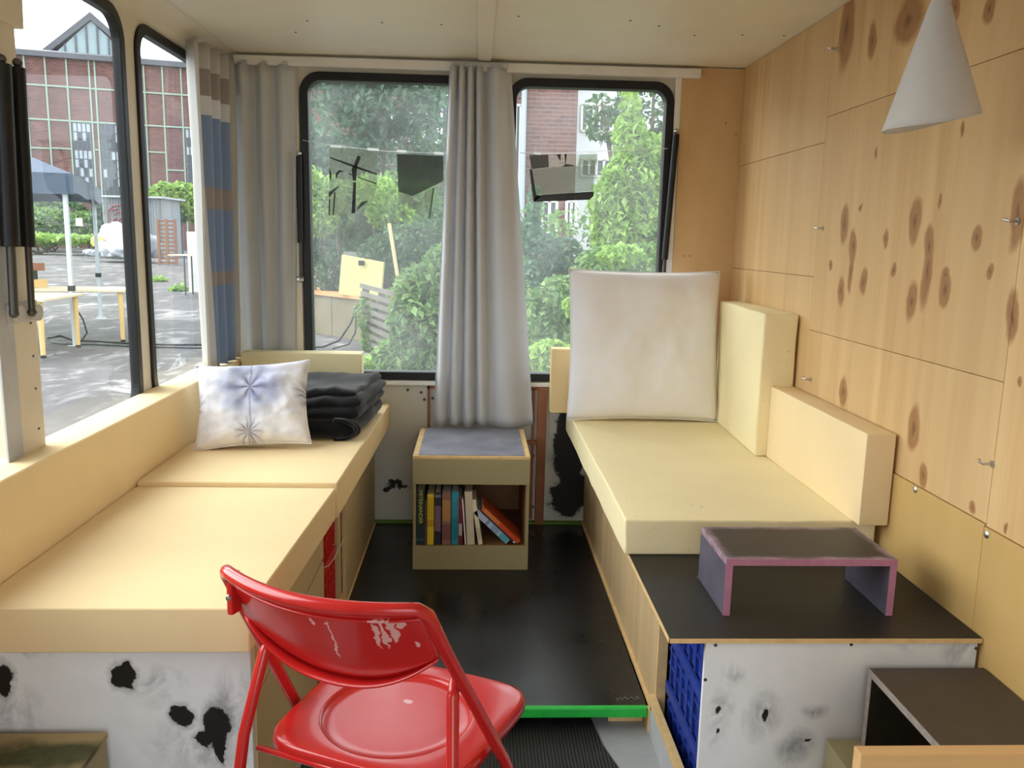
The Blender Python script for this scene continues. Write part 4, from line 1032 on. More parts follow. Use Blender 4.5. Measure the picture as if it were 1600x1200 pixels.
def plant(name, label, cat, base, clumps, count, size, lm, seed, stems=3, group=None, sr=0.03):
    rnd = random.Random(seed)
    t_ = thing(name, label, cat, base, 0, group)
    mb = MB(); leaves(mb, rnd, clumps, count, size)
    f = mb.build('foliage', LM[lm], t_, recalc=False); f['kind'] = 'stuff'
    for k in range(stems):
        cl = clumps[rnd.randrange(len(clumps))]; b0 = Vector(base)+Vector((rnd.uniform(-.1, .1), rnd.uniform(-.1, .1), 0))
        e = Vector((cl[0], cl[1], cl[2]+cl[5]*0.4)); md = b0.lerp(e, 0.5)+Vector((rnd.uniform(-.15, .15), rnd.uniform(-.15, .15), 0.1))
        MB().tube([b0, md, e], [sr, sr*0.7, sr*0.3], 6).build('stem', bark, t_, smooth='all')
    return t_
def clump(px, py, Y, rpx, rpz, ry=None):
    q = at(px, py, 1, Y); s = Y/FPX
    return (q.x, q.y, q.z, rpx*s, ry if ry else max(rpx, rpz)*s*0.8, rpz*s)
def pl(name, label, cat, Y, cl, count, size, lm, seed, **kw):
    cs = [clump(c[0], c[1], Y+(c[4] if len(c) > 4 else 0), c[2], c[3]) for c in cl]
    b_ = Vector((sum(c[0] for c in cs)/len(cs), Y, GZ))
    return plant(name, label, cat, b_, cs, count, size, lm, seed, **kw)
GV = 'plants behind the far windows'
# behind the left far window
pl('leafy_bush', 'leafy green bush close behind the far window, left of the grey curtain', 'bush', 9.5, [(668, 500, 62, 60), (640, 560, 60, 40), (700, 440, 45, 60), (720, 560, 60, 60), (655, 455, 40, 40)], 5200, 0.115, 'mid', 1, group=GV)
pl('leafy_bush', 'small yellow-leaved sprig at the top of the near bush', 'bush', 9.6, [(645, 432, 10, 12), (635, 445, 8, 10)], 110, 0.09, 'yellow', 2, group=GV, stems=1, sr=0.01)
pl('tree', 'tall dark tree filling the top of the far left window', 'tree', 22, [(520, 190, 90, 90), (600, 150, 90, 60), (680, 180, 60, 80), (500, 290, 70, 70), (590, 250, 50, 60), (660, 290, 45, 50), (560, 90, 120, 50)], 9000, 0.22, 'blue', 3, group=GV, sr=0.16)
pl('tree', 'mid-green tree behind the hanging film sheets', 'tree', 16.5, [(495, 360, 50, 55), (555, 345, 60, 60), (600, 330, 55, 60), (660, 370, 60, 60), (640, 320, 50, 40), (525, 310, 40, 30)], 6500, 0.15, 'mid', 4, group=GV, sr=0.09)
pl('leafy_bush', 'light green bush at the left end of the far left window', 'bush', 15, [(500, 330, 28, 40), (520, 300, 20, 25), (485, 290, 20, 30)], 1500, 0.13, 'light', 5, group=GV)
pl('leafy_bush', 'light green bush below the dark film sheet', 'bush', 15.5, [(600, 320, 28, 40), (570, 300, 16, 25), (625, 345, 25, 25)], 1300, 0.13, 'light', 6, group=GV)
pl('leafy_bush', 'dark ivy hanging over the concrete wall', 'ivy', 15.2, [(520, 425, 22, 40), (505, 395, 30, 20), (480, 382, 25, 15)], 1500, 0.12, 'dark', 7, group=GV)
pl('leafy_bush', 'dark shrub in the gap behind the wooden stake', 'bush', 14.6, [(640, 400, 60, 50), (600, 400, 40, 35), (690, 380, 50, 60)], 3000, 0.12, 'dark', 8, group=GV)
pl('low_weeds', 'low weeds growing through the grey pallet', 'weeds', 12.6, [(575, 490, 22, 30), (590, 530, 28, 26), (612, 480, 20, 30)], 800, 0.09, 'mid', 9, group=GV, sr=0.008)
pl('low_weeds', 'grass tuft at the bottom of the far left window', 'weeds', 10.5, [(600, 580, 30, 14), (575, 585, 30, 10)], 500, 0.09, 'light', 10, group=GV, sr=0.006)
# behind the right far window
pl('tree', 'bright young poplar in the far right window', 'tree', 12, [(985, 165, 14, 30), (985, 215, 26, 40), (990, 290, 50, 55), (975, 360, 52, 50), (1020, 250, 28, 40), (950, 320, 30, 40), (1010, 350, 45, 60)], 4200, 0.14, 'light', 11, group=GV, sr=0.04)
pl('tree', 'dark tree behind the bright poplar', 'tree', 19, [(1020, 170, 60, 60), (960, 200, 45, 25), (1040, 280, 50, 80), (940, 170, 30, 20), (1060, 380, 50, 70)], 4200, 0.17, 'dark', 12, group=GV, sr=0.10)
pl('leafy_bush', 'dense green undergrowth below the poplar', 'bush', 11, [(880, 470, 50, 40), (950, 430, 60, 45), (1010, 430, 50, 50), (900, 540, 70, 50), (840, 520, 40, 60), (1000, 500, 60, 50)], 5200, 0.115, 'mid', 13, group=GV)
pl('leafy_bush', 'pale green thicket at the left of the far right window', 'bush', 13, [(850, 410, 30, 45), (830, 370, 20, 30), (880, 400, 30, 30), (835, 320, 12, 30)], 1900, 0.12, 'blue', 14, group=GV)
pl('leafy_bush', 'light nettle patch at the sill of the far right window', 'bush', 9, [(860, 560, 36, 30), (920, 480, 40, 25), (970, 400, 35, 18)], 1300, 0.10, 'light', 15, group=GV, sr=0.01)

# weedy ground and the thickets that close the view behind the trees
t = NT('weedy_ground'); n = t.noise(t.pos(), 2.5, 6, 0.7); t.color(t.mix(n, lin(62, 82, 46), lin(112, 128, 74))); t.done(0.95, 0.1)
o = MB().prism([(-0.9, 8.5, GZ), (16, 8.5, GZ), (16, 36, GZ), (-5.5, 36, GZ), (-4.6, 18, GZ), (-1.3, 13.2, GZ)], (0, 0, 0.012)).build('grass_verge', t.m)
tag(o, 'green weedy ground under the bushes behind the far windows', 'grass', kind='stuff')
rnd0 = random.Random(77)
def thicket(label, x0, x1, Y, h, n_cl, count, size, lm, seed):
    cs = [(x0+(x1-x0)*(k+0.5)/n_cl+rnd0.uniform(-.3, .3), Y+rnd0.uniform(-.5, .5), GZ+h*rnd0.uniform(0.42, 0.55), (x1-x0)/n_cl*0.8, 0.9, h*0.55) for k in range(n_cl)]
    plant('thicket', label, 'bush', Vector(((x0+x1)/2, Y, GZ)), cs, count, size, lm, seed, stems=n_cl, group=GV, sr=0.03)
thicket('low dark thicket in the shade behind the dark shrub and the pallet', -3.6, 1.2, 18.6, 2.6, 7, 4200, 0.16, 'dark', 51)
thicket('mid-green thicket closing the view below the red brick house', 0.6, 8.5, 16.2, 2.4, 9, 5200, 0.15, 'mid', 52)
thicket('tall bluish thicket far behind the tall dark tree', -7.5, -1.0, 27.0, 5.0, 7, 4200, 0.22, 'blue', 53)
thicket('leafy thicket hidden mostly behind the plywood lining at the right', 3.6, 9.0, 10.5, 2.6, 6, 3600, 0.13, 'mid', 54)

# buildings
t = NT('red_brick'); p = t.obj()
br = t.new('ShaderNodeTexBrick'); t.link(t.mapping(p, (1, 1, 1), rot=(math.pi/2, 0, 0)), br.inputs['Vector'])
br.inputs['Color1'].default_value = lin(106, 68, 64); br.inputs['Color2'].default_value = lin(128, 84, 76); br.inputs['Mortar'].default_value = lin(140, 122, 116); br.inputs['Scale'].default_value = 1.0
br.inputs['Brick Width'].default_value = 0.5; br.inputs['Row Height'].default_value = 0.18; br.inputs['Mortar Size'].default_value = 0.018
n = t.noise(p, 0.6, 5, 0.6); t.color(t.mix(t.maprange(n, 0.4, 0.75, 0, 0.5), br.outputs['Color'], lin(84, 62, 62))); brick = t.done(0.85, 0.2)
mint = simple('mint_steel', lin(150, 170, 152), 0.5, 0.4)
slate = simple('grey_roof', lin(100, 100, 106), 0.6, 0.3, var=0.1, scale=0.6)
pane_dark = simple('dark_pane', lin(60, 68, 78), 0.15, 0.5)
pane_light = simple('bright_pane', lin(170, 178, 186), 0.3, 0.5)
def facade(P0, P1):
    """local frame of a facade: origin at P0 on the ground, x along it, y away from the camera"""
    d = (P1-P0); az = math.atan2(d.y, d.x); return az
HB = 18.0
E0, E1 = at(0, 84, 2, HB), at(305, 108, 2, HB)
az = facade(E0, E1); org = Vector((E0.x, E0.y, GZ))
u_ = Vector((math.cos(az), math.sin(az), 0)); n_ = Vector((-math.sin(az), math.cos(az), 0))
def on_facade(px, py, back=0.0):
    d = AR*((px-800)/FPX) + AD*((py-600)/FPX) + AF; o = Vector((0, 0, CAMH)); k = ((org+n_*back-o).dot(n_))/d.dot(n_)
    q = o+d*k-org; return q.dot(u_), q.z
hall = thing('brick_hall', 'long red brick hall with pale green steel grid across the yard', 'building', org, az)
HH = HB-GZ
MB().box(-45, 40, 0, 20, 0, HH).build('wall', brick, hall, local=True)
MB().box(-45.4, 40.4, -0.5, 21, HH, HH+0.5).hexa([(-45.4,-.5,HH+.5),(40.4,-.5,HH+.5),(40.4,20,HH+.5),(-45.4,20,HH+.5)], [(-45.4,5,HH+1.6),(40.4,5,HH+1.6),(40.4,15,HH+1.6),(-45.4,15,HH+1.6)]).build('roof', slate, hall, local=True)
zs = lambda x, y: (x/3.636, y/3.636)
verts_px = [(20, 400), (155, 600), (272, 600), (392, 600), (520, 620), (552, 620), (683, 620), (826, 600), (930, 600), (1035, 600), (1140, 600), (1250, 600)]
SV = [on_facade(*zs(*v))[0] for v in verts_px]
step = SV[2]-SV[1]
for s_ in [SV[0]-step*k for k in range(1, 5)] + SV + [SV[-1]+step*k for k in range(1, 6)]:
    MB().box(s_-0.07, s_+0.07, -0.16, 0.0, 0, HH).build('steel_post', mint, hall, local=True)
for px, py in ((390, 495), (390, 687)):
    z = on_facade(*zs(px, py))[1]; MB().box(-45, 40, -0.14, 0.0, z-0.075, z+0.075).build('steel_beam', mint, hall, local=True)
for (xa, xb, y) in ((1, 2, 838), (2, 3, 840), (4, 5, 850), (7, 8, 862), (8, 9, 965), (0, 1, 838)):
    z = on_facade(*zs(verts_px[xa][0], y))[1]; MB().box(SV[xa], SV[xb], -0.14, 0.0, z-0.07, z+0.07).build('steel_beam', mint, hall, local=True)
def hall_window(s0, s1, z0, z1, nx, nz, lights):
    w = MB().box(s0, s1, -0.06, 0.02, z0, z1).build('window', pane_dark, hall, local=True)
    for k in range(nx+1):
        x = s0+(s1-s0)*k/nx; MB().box(x-0.05, x+0.05, -0.10, -0.05, z0, z1).build('glazing_bar', slate, w, local=True)
    for k in range(nz+1):
        z = z0+(z1-z0)*k/nz; MB().box(s0, s1, -0.10, -0.05, z-0.04, z+0.04).build('glazing_bar', slate, w, local=True)
    for i, j in lights:
        MB().box(s0+(s1-s0)*i/nx+0.06, s0+(s1-s0)*(i+1)/nx-0.06, -0.075, -0.06, z0+(z1-z0)*j/nz+0.05, z0+(z1-z0)*(j+1)/nz-0.05).build('pane', pane_light, w, local=True)
zt, zb = on_facade(*zs(470, 700))[1], on_facade(*zs(470, 1105))[1]
hall_window(SV[3]+0.2, SV[4]-0.2, zb, zt, 4, 8, [(0,7),(1,7),(2,7),(3,7),(0,6),(2,6),(0,4),(1,4),(2,4),(3,4),(0,3),(2,3),(1,2),(3,2),(0,1),(2,1)])
hall_window(SV[5]+0.2, SV[6]-0.2, zb, zt, 4, 8, [(3,7),(3,6),(3,4),(2,4),(3,3),(3,2),(0,2),(3,1)])
hall_window(SV[6]+0.3, SV[7]-0.2, zb, zt, 4, 8, [(3,6),(2,4),(3,4),(3,2)])
hall_window(SV[0]-step*0.5, SV[0]+step*0.8, zb, zt, 4, 8, [(1,7),(2,7),(3,7),(2,6)])
hall_window(SV[9]+0.2, SV[10]-0.2, zb, zt, 4, 8, [(0,7),(1,7),(0,5),(1,5),(2,3)])
hall_window(SV[10]+0.2, SV[11]-0.2, zb, zt, 4, 8, [(0,7),(1,7),(0,5),(1,5),(2,3)])
# glazed gable lantern on the roof
BK = 6.0
(s0, z0), (s1, z1), (s2, z2) = on_facade(85, 84, BK), on_facade(142, 32, BK), on_facade(205, 92, BK)
zb_ = HH+GZ-org.z
z0 = min(z0, z2); 
lant = MB().prism([(s0, BK, z0), (s2, BK, z0), (s1, BK, z1)], (0, 0.3, 0)).build('lantern_glazing', simple('lantern_glass', lin(150, 168, 172), 0.3, 0.5, var=0.1, scale=0.4), hall, local=True)
for k in range(1, 7):
    x = s0+(s2-s0)*k/7; zz = z0+(z1-z0)*(1-abs(x-s1)/((s1-s0) if x < s1 else (s2-s1)))
    MB().box(x-0.09, x+0.09, BK-0.15, BK, z0, zz).build('glazing_bar', slate, lant, local=True)
th_ = 0.8
MB().prism([(s0-0.6, BK-0.3, z0), (s1, BK-0.3, z1), (s1, BK-0.3, z1+th_), (s0-1.4, BK-0.3, z0)], (0, 14, 0)).prism([(s2+0.6, BK-0.3, z0), (s1, BK-0.3, z1), (s1, BK-0.3, z1+th_), (s2+1.4, BK-0.3, z0)], (0, 14, 0)).build('lantern_roof', slate, hall, local=True)
MB().box(s0-1, s2+1, BK, BK+14, HH, z0).build('lantern_base', slate, hall, local=True)
# slope the left slope of the lantern further left, as a hipped skirt
(sl, zl) = on_facade(70, 75, BK)

# red brick house and white block behind the far right window
def house(label, px0, px1, pyt, Y, dep, m_w, wins, cat='building'):
    a, b_ = at(px0, pyt, 1, Y), at(px1, pyt, 1, Y)
    t_ = thing('brick_building' if m_w is brick else 'white_building', label, cat, (a.x, Y, GZ))
    W_, H_ = b_.x-a.x, a.z-GZ
    MB().box(0, W_, 0, dep, 0, H_).build('wall', m_w, t_, local=True)
    MB().box(-0.2, W_+0.2, -0.2, dep+0.2, H_, H_+0.4).build('roof', slate, t_, local=True)
    for (x0, y0, x1, y1, nx) in wins:
        q0_, q1_ = at(x0, y1, 1, Y), at(x1, y0, 1, Y)
        lx0, lx1, lz0, lz1 = q0_.x-a.x, q1_.x-a.x, q0_.z-GZ, q1_.z-GZ
        w = MB().box(lx0, lx1, -0.05, 0.05, lz0, lz1).build('window', pane_dark, t_, local=True)
        for k in range(nx+1):
            x = lx0+(lx1-lx0)*k/nx; MB().box(x-0.06, x+0.06, -0.12, -0.03, lz0, lz1).build('frame_bar', M['white'], w, local=True)
        for z in (lz0, lz1): MB().box(lx0, lx1, -0.12, -0.03, z-0.05, z+0.05).build('frame_bar', M['white'], w, local=True)
    return t_, a
h1, a1 = house('red brick house behind the hanging film sheet in right window', 760, 906, 40, 38, 12, brick, [(802, 165, 814, 345, 1), (846, 315, 870, 362, 2), (884, 315, 900, 356, 2)])
q = at(818, 200, 1, 37.8); MB().tube([(q.x-a1.x, -0.2, 0), (q.x-a1.x, -0.2, 16)], 0.12, 8).build('downpipe', pane_light, h1, local=True)
house('white block with window band behind the poplar', 906, 1075, 60, 44, 12, simple('white_render', lin(226, 228, 230), 0.7, 0.3), [(908, 165, 955, 205, 5), (908, 205+45, 955, 275, 4)])
h3, a3 = house('brick building with white window lines glimpsed between the tree leaves', 590, 735, 60, 46, 10, brick, [(640, 178, 685, 222, 2), (600, 178, 625, 222, 2), (690, 150, 720, 220, 2)])

# concrete wall with plank bench, yellow board, pallet, stake, cable
conc = simple('old_concrete', lin(132, 122, 100), 0.85, 0.2, var=0.2, scale=1.5)
w0, w1 = at(470, 460, 1, 15.4), at(572, 480, 1, 13.6)
cw = thing('concrete_wall', 'low stained concrete wall with plank seat seen through the far left window', 'wall', (w0.x, 14.5, GZ))
pa, pb = Vector((w0.x-0.35, 15.4+0.3, 0)), Vector((w1.x+0.1, 13.6, 0)); dd = (pb-pa).normalized(); nn = Vector((-dd.y, dd.x, 0))
def slab(mb, s0, s1, t0, t1, z0, z1):
    c = [pa+dd*s0+nn*t0, pa+dd*s1+nn*t0, pa+dd*s1+nn*t1, pa+dd*s0+nn*t1]
    mb.hexa([(v.x, v.y, z0) for v in c], [(v.x, v.y, z1) for v in c]); return mb
Lw = (pb-pa).length
zt_ = at(480, 452, 1, 15.3).z
k0 = 0
while k0*1.6 < Lw:
    slab(MB(), k0*1.6, min(Lw, k0*1.6+1.58), 0, 0.8, GZ, zt_-0.06).build('concrete_block', conc, cw); k0 += 1
birchw_ = simple('pale_stake', lin(206, 184, 142), 0.7, 0.3)
plank = simple('orange_plank', lin(206, 150, 98), 0.6, 0.3, var=0.15, scale=3)
for k in range(3): slab(MB(), 0, Lw, -0.05+k*0.22, 0.15+k*0.22, zt_-0.06, zt_).build('plank', plank, cw)
zg = at(482, 392, 1, 15.8).z
slab(MB(), 0, Lw-1.0, 0.82, 0.92, zt_-0.05, zg).build('back_wall', simple('grey_slab', lin(148, 148, 144), 0.8, 0.2, var=0.06), cw)
qa, qb = at(529, 455, 1, 14.0), at(598, 408, 1, 13.6)
yb = thing('yellow_board', 'pale yellow board propped on the plank seat outside', 'board', (qa.x, 14.0, zt_))
pts = [at(529, 459, 1, 14.1), at(594, 470, 1, 13.7), at(599, 410, 1, 13.75), at(534, 398, 1, 14.15)]
MB().prism(pts, (0.02, 0.05, 0)).build('panel', simple('yellow_paint', lin(192, 184, 120), 0.6, 0.3, var=0.04), yb)
q = at(565, 411, 1, 13.9); MB().box(q.x-0.05, q.x+0.05, q.y-0.03, q.y, q.z-0.04, q.z+0.04).build('grip_hole', M['rubber'], yb)
pal = thing('pallet', 'weathered grey pallet standing upright beside the leafy bush', 'pallet', at(600, 560, 2, GZ))
greywood = simple('grey_wood', lin(118, 112, 104), 0.85, 0.2, var=0.2, scale=8)
for k in range(8):
    f_ = k/7; l0 = at(562+f_*8, 446+f_*86, 1, 12.6); l1 = at(640+f_*-10, 466+f_*102, 1, 11.6)
    v = Vector((0, 0, 0.033)); MB().hexa([l0-v, l1-v, l1-v+Vector((0.02, 0.03, 0)), l0-v+Vector((0.02, 0.03, 0))], [l0+v, l1+v, l1+v+Vector((0.02, 0.03, 0)), l0+v+Vector((0.02, 0.03, 0))]).build('slat', greywood, pal)
for px in (571, 596, 622):
    f_ = (px-571)/51; Yp = 12.62-f_*0.85+0.05; a, c = at(px, 448+f_*14, 1, Yp), at(px+5, 545+f_*20, 1, Yp)
    MB().box(a.x-0.05, a.x+0.05, Yp, Yp+0.09, max(GZ, c.z), a.z).build('post', greywood, pal)
o = MB().tube([at(608, 349, 1, 12.8), at(618, 412, 1, 12.8), at(618, 412, 1, 12.8)*1.0+(at(618, 412, 1, 12.8)-at(608, 349, 1, 12.8))*((at(618, 412, 1, 12.8).z-GZ)/(at(608, 349, 1, 12.8).z-at(618, 412, 1, 12.8).z))], 0.03, 6).build('wooden_stake', birchw_); tag(o, 'pale wooden stake leaning in front of the dark shrub', 'stake')
o = MB().tube([at(556, 480, 1, 13.2), at(548, 505, 1, 13.0), at(530, 532, 1, 12.8), at(505, 542, 1, 12.7), at(480, 543, 1, 12.7)], 0.018, 6).build('cable', M['rubber'], smooth='all'); tag(o, 'black cable hanging from the concrete wall seat', 'cable')
o = MB().tube([at(556, 490, 1, 13.1), at(555, 520, 1, 12.9), at(545, 538, 1, 12.8), at(520, 545, 1, 12.7)], 0.014, 6).build('cable', M['rubber'], smooth='all'); tag(o, 'second thinner cable looping beside the concrete wall', 'cable')

# yard seen through the left windows
A_, B_ = gp(118, 540), gp(158, 498)
ab = (B_-A_); pr = Vector((ab.y, -ab.x, 0)).normalized()*-1
if pr.x > 0: pr = -pr
C_, D_ = A_+pr*4.2, B_+pr*4.2
tent = thing('gazebo_tent', 'blue-grey pop-up gazebo tent in the yard behind the left window', 'tent', (A_+D_)/2)
alu = simple('pale_aluminium', lin(206, 212, 216), 0.4, 0.5, 0.3)
blue_t = fabric('blue_tent_cloth', lin(84, 98, 120), 0.3, 0.8)
zv0 = at(92, 302, 1, A_.y).z; zv1 = zv0+0.28
for i, P in enumerate((A_, B_, C_, D_)):
    MB().box(P.x-0.028, P.x+0.028, P.y-0.028, P.y+0.028, GZ, zv0+0.1).build('leg', alu, tent)
    MB().box(P.x-0.04, P.x+0.04, P.y-0.04, P.y+0.04, 0.42, 0.50).build('leg_clamp', M['rubber'], tent)
    MB().box(P.x-0.08, P.x+0.08, P.y-0.08, P.y+0.08, GZ, GZ+0.01).build('foot_plate', alu, tent)
apex = (A_+D_)/2 + Vector((0, 0, zv1+1.15-GZ)); ex = 1.06; ctr = (A_+D_)/2
cor = [ctr+(P-ctr)*ex for P in (A_, B_, D_, C_)]
m_ = MB()
for i in range(4):
    a, c = cor[i], cor[(i+1) % 4]
    g = []
    for r_ in range(7):
        v = r_/6; row = []
        for k in range(9):
            u = k/8; e = a.lerp(c, u); e = Vector((e.x, e.y, zv1)); q = e.lerp(apex, v); q.z -= 0.12*math.sin(math.pi*v)*(0.6+0.4*math.sin(math.pi*u)); row.append(q)
        g.append(row)
    m_.grid(g)
m_.build('canopy', blue_t, tent, smooth='all', recalc=False)
m_ = MB()
for i in range(4):
    a, c = cor[i], cor[(i+1) % 4]
    m_.grid([[Vector((a.lerp(c, k/12).x, a.lerp(c, k/12).y, z+ (0.02*math.sin(k) if z == zv0 else 0))) for k in range(13)] for z in (zv1, zv0)])
m_.build('valance', blue_t, tent, recalc=False, solid=0.004)

def table(label, tl, w, d, h, az_, m_top, m_leg):
    t_ = thing('trestle_table', label, 'table', tl, az_)
    MB().box(-w/2, w/2, -d/2, d/2, h-0.035, h).build('tabletop', m_top, t_, local=True, bevel=0.005)
    for sx in (-1, 1):
        for sy in (-1, 1):
            x, y = sx*(w/2-0.09), sy*(d/2-0.09)
            lg = MB().lathe([(0.032, 0.03), (0.04, h-0.035)], (x, y, 0), 12).build('leg', m_leg, t_, local=True, smooth=True)
            MB().lathe([(0.036, 0.0), (0.036, 0.04)], (x, y, 0), 12).build('foot_cap', M['rubber'], lg, local=True, smooth=True)
    return t_
birchw = simple('light_wood', lin(224, 186, 122), 0.5, 0.3, var=0.06, scale=3); birchtop = simple('light_tabletop', lin(226, 206, 172), 0.45, 0.35, var=0.05)
P1 = gp(200, 531); P0 = gp(62, 520)
ctr_ = Vector(((P1.x-1.05), P1.y-0.1, GZ))
table('long pale wooden table under the blue tent', ctr_, 2.3, 0.8, 0.82, 0.12, birchtop, birchw)
P2 = gp(68, 560)
table('short pale wooden table at the left edge of the yard view', (P2.x-0.75, P2.y+0.55, GZ), 1.6, 1.3, 0.80, 0.05, birchtop, birchw)
q = at(45, 418, 1, P2.y+1.9); zt2 = GZ+0.82
def yard_thing(name, label, cat, boxes, base):
    t_ = thing(name, label, cat, base)
    for nm, bx_, mm in boxes: MB().box(*bx_).build(nm, mm, t_, bevel=0.004)
    return t_
tx, ty = ctr_.x-0.62, ctr_.y
yard_thing('tool_case', 'dark machine with grey lid standing on the long outdoor table', 'tool', [('body', (tx-0.35, tx+0.28, ty-0.2, ty+0.2, zt2+0.12, zt2+0.30), M['rubber']), ('lid', (tx-0.34, tx+0.1, ty-0.18, ty+0.18, zt2+0.30, zt2+0.42), M['greywhite']), ('support', (tx-0.4, tx+0.4, ty-0.25, ty+0.25, zt2+0.001, zt2+0.12), birchw), ('handle', (tx+0.32, tx+0.50, ty-0.02, ty+0.0, zt2+0.26, zt2+0.38), M['brownpaint'])], (tx, ty, zt2))
q0_, q1_ = at(116, 455, 1, ctr_.y-0.38), at(113, 535, 1, ctr_.y-0.42)
o = MB().tube([at(118, 460, 1, ctr_.y-0.42), at(118, 480, 1, ctr_.y-0.46), at(130, 500, 1, ctr_.y-0.5), at(136, 520, 1, ctr_.y-0.5), at(128, 532, 1, ctr_.y-0.5), at(119, 530, 1, ctr_.y-0.48), at(117, 500, 1, ctr_.y-0.46), at(116, 462, 1, ctr_.y-0.42)], 0.014, 6).build('cable', M['rubber'], smooth='all'); tag(o, 'black cable loop hanging off the long outdoor table', 'cable')
o = MB().tube([gp(x, y)+Vector((0, 0, 0.015)) for x, y in ((75, 530), (95, 526), (118, 534), (140, 534), (200, 538), (260, 540), (330, 540))], 0.015, 6).build('cable', M['rubber'], smooth='all'); tag(o, 'black cable lying across the yard concrete', 'cable')
o = MB().tube([gp(x, y)+Vector((0, 0, 0.015)) for x, y in ((80, 536), (110, 540), (150, 540), (210, 543), (330, 546))], 0.012, 6).build('cable', M['rubber'], smooth='all'); tag(o, 'second black cable lying nearer the window in the yard', 'cable')

# far end of the yard: shed, bags, lattice stack, fence and greenery
YS = 60.0
corr = simple('corrugated_steel', lin(140, 144, 148), 0.5, 0.4, var=0.08, scale=0.8)
s0_, s1_ = at(160, 308, 1, YS), at(250, 312, 1, YS)
sh = thing('metal_shed', 'grey corrugated metal container with red graffiti in the yard', 'shed', (s0_.x, YS, GZ))
W_, H_ = s1_.x-s0_.x, s0_.z-GZ
g = []
for i in range(2):
    g.append([(W_*k/80, (0.06 if (k//2) % 2 else 0.0), H_*i) for k in range(81)])
MB().grid(g).build('front_wall', corr, sh, local=True, recalc=False)
MB().box(0, 0.1, 0.1, 4, 0, H_).box(W_-0.1, W_, 0.1, 4, 0, H_).box(0, W_, 3.9, 4, 0, H_).build('side_walls', corr, sh, local=True)
MB().box(-0.3, W_+0.3, -0.3, 4.3, H_, H_+0.12).build('roof', M['greywhite'], sh, local=True)
redp = simple('graffiti_red', lin(170, 96, 100), 0.6, 0.3)
def gpt(px, py): q = at(px, py, 1, YS-0.05); return Vector((q.x-s0_.x, -0.05, q.z-GZ))
for pts in (((170, 345), (168, 330), (176, 322), (190, 320), (198, 326)), ((172, 348), (182, 340), (186, 346), (180, 352)), ((178, 336), (186, 330), (192, 338), (186, 344)), ((190, 350), (196, 338), (199, 348)), ((174, 328), (184, 326))):
    MB().tube([gpt(*p_) for p_ in pts], 0.045, 6).build('graffiti_stroke', redp, sh, local=True)
bagw = [simple('bag_white', lin(232, 234, 238), 0.6, 0.3, var=0.08, scale=2), simple('bag_silver', lin(186, 190, 196), 0.35, 0.5, var=0.15, scale=2), simple('bag_yellow', lin(222, 206, 110), 0.6, 0.3, var=0.1), simple('bag_grey', lin(150, 152, 160), 0.5, 0.4, var=0.15, scale=2)]
def bag(label, px, py, rpx, rpz, Y, mm, seed):
    c = clump(px, py, Y, rpx, rpz); bm = bmesh.new(); bmesh.ops.create_icosphere(bm, subdivisions=4, radius=1.0)
    for v in bm.verts:
        n = mnoise.noise(v.co*2.2+Vector((seed*5, 0, 0)))*0.28+mnoise.noise(v.co*5+Vector((seed*3, 2, 0)))*0.12
        v.co = v.co*(1+n); v.co = Vector((v.co.x*c[3], v.co.y*c[3]*0.9, max(v.co.z, -0.75)*c[5]))
    me = bpy.data.meshes.new('sack'); bm.to_mesh(me); bm.free(); me.materials.append(mm); me.polygons.foreach_set('use_smooth', [True]*len(me.polygons))
    o = bpy.data.objects.new('sack', me); COL.objects.link(o); o.location = (c[0], c[1], max(c[2], GZ+0.75*c[5]))
    tag(o, label, 'sack', 'sacks heaped in front of the shed')
YK = 50
bag('large white sack in the middle of the heap by the shed', 180, 372, 24, 22, YK+1, bagw[0], 1)
bag('silver-grey sheeted sack at the front of the heap', 190, 392, 26, 16, YK-1, bagw[1], 2)
bag('small yellow sack at the left end of the heap', 152, 378, 9, 9, YK, bagw[2], 3)
bag('grey sack at the right end of the heap by the lattice', 236, 388, 17, 19, YK-1, bagw[3], 4)
bag('white sack on the left front of the heap', 163, 392, 14, 14, YK-0.5, bagw[0], 5)
bag('white sack at the right, behind the window pillar', 214, 382, 20, 20, YK, bagw[0], 6)
bag('flat pale blue-grey sack lying left of the heap', 143, 396, 12, 6, YK-1, bagw[3], 7)
YO = 47
a, c = at(246, 342, 1, YO), at(277, 408, 1, YO)
lat = thing('lattice_stack', 'orange-brown slatted timber crate panel beside the sacks', 'lattice', (a.x, YO, GZ))
ow = simple('orange_timber', lin(142, 102, 76), 0.7, 0.3, var=0.1, scale=2)
for k in range(11):
    z = GZ+(a.z-GZ)*(k+0.5)/11; MB().box(a.x, c.x, YO, YO+0.04, z-0.055, z+0.045).build('slat', ow, lat)
for f_ in (0.02, 0.5, 0.98):
    x = a.x+(c.x-a.x)*f_; MB().box(x-0.07, x+0.07, YO-0.08, YO, GZ, a.z).build('post', ow, lat)
# small table and folding chair frame near the right edge of the side window
YT = 24.0
q = at(300, 398, 1, YT)
tb = thing('garden_table', 'small pale table with thin metal legs near the striped curtain', 'table', (q.x, YT, GZ))
MB().box(q.x-0.55, q.x+0.7, YT-0.35, YT+0.35, q.z-0.03, q.z).build('tabletop', birchtop, tb)
for sx in (-0.12, 0.4):
    for sy in (-0.3, 0.3): MB().tube([(q.x+sx, YT+sy, GZ), (q.x+sx, YT+sy, q.z-0.03)], 0.022, 8).build('leg', M['darksteel'], tb)
q2 = at(302, 380, 1, YT+1); 
bd = thing('panel_board', 'white board leaning upright behind the small outdoor table', 'board', (q2.x, YT+1, GZ))
MB().box(q2.x-0.18, q2.x+0.25, YT+1, YT+1.03, GZ, at(302, 362, 1, YT+1).z).build('panel', M['white'], bd)
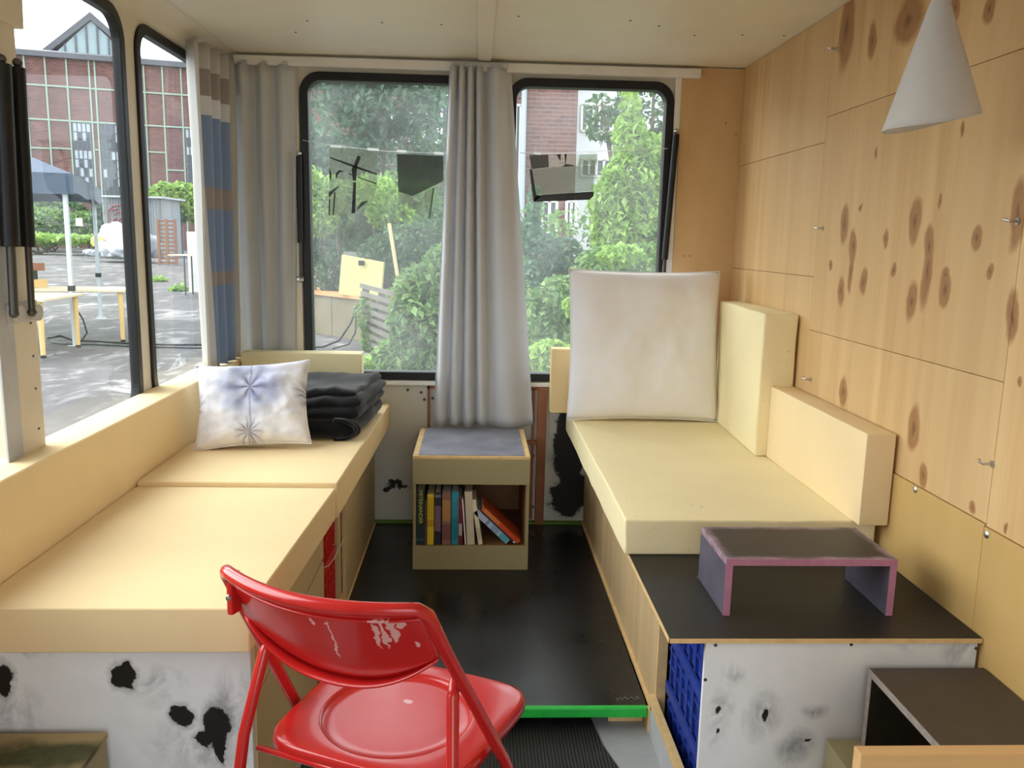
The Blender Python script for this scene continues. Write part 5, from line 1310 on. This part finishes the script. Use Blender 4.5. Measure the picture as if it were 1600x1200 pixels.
# wire fence with sign and green gate
fa, fc = at(60, 330, 1, 66.0), at(160, 330, 1, 66.0)
fe = thing('wire_fence', 'dark wire fence with white sign along the green verge', 'fence', ((fa.x+fc.x)/2, 66, GZ))
fgreen = simple('fence_green', lin(44, 62, 50), 0.6, 0.3)
for k in range(9):
    x = fa.x-6+(fc.x-fa.x+8)*k/8; MB().box(x-0.05, x+0.05, 66, 66.1, GZ, 2.3).build('post', fgreen, fe)
for z in (0.2, 1.1, 2.0): MB().box(fa.x-6, fc.x+2, 66.02, 66.06, z-0.03, z+0.03).build('rail', fgreen, fe)
q = at(124, 347, 1, 65.9); MB().box(q.x-0.25, q.x+0.25, 65.85, 65.9, q.z-0.3, q.z+0.3).build('sign', M['white'], fe)
q = at(151, 345, 1, 64); o = MB().box(q.x-0.35, q.x+0.35, 64, 64.3, GZ, at(151, 318, 1, 64).z).box(q.x-0.4, q.x+0.4, 63.95, 64.35, at(151, 318, 1, 64).z, at(151, 316, 1, 64).z).build('portable_cabin', fgreen); tag(o, 'narrow dark green cabin left of the graffiti shed', 'cabin')
GY = 'greenery across the yard'
def far_bush(label, cl, Y, n_l, lm, seed): pl('hedge', label, 'hedge', Y, cl, n_l, 0.55, lm, seed, group=GY, sr=0.08)
far_bush('green hedge behind the tent legs across the yard', [(30, 345, 40, 28), (80, 350, 40, 24), (130, 352, 30, 20)], 70, 2400, 'mid', 31)
far_bush('dark hedge top behind the wire fence', [(20, 325, 40, 14), (70, 325, 30, 12), (110, 330, 25, 14)], 74, 1300, 'dark', 32)
far_bush('light green tree right of the graffiti shed', [(258, 310, 22, 24), (285, 315, 26, 28), (310, 320, 25, 30), (270, 335, 20, 20)], 68, 2200, 'light', 33)
far_bush('grass strip along the foot of the brick hall', [(0, 372, 40, 8), (60, 374, 45, 7), (120, 374, 40, 6)], 62, 1600, 'light', 34)
for k, (px, py) in enumerate(((248, 440), (280, 455))):
    pl('weed_tuft', ('grass tuft growing from a yard crack left of the striped curtain', 'grass tuft in the yard near the small table legs')[k], 'weeds', gp(px, py).y, [(px, py-3, 14, 3)], 160, 0.16, 'light', 40+k, group='weeds in the yard', stems=1, sr=0.01)
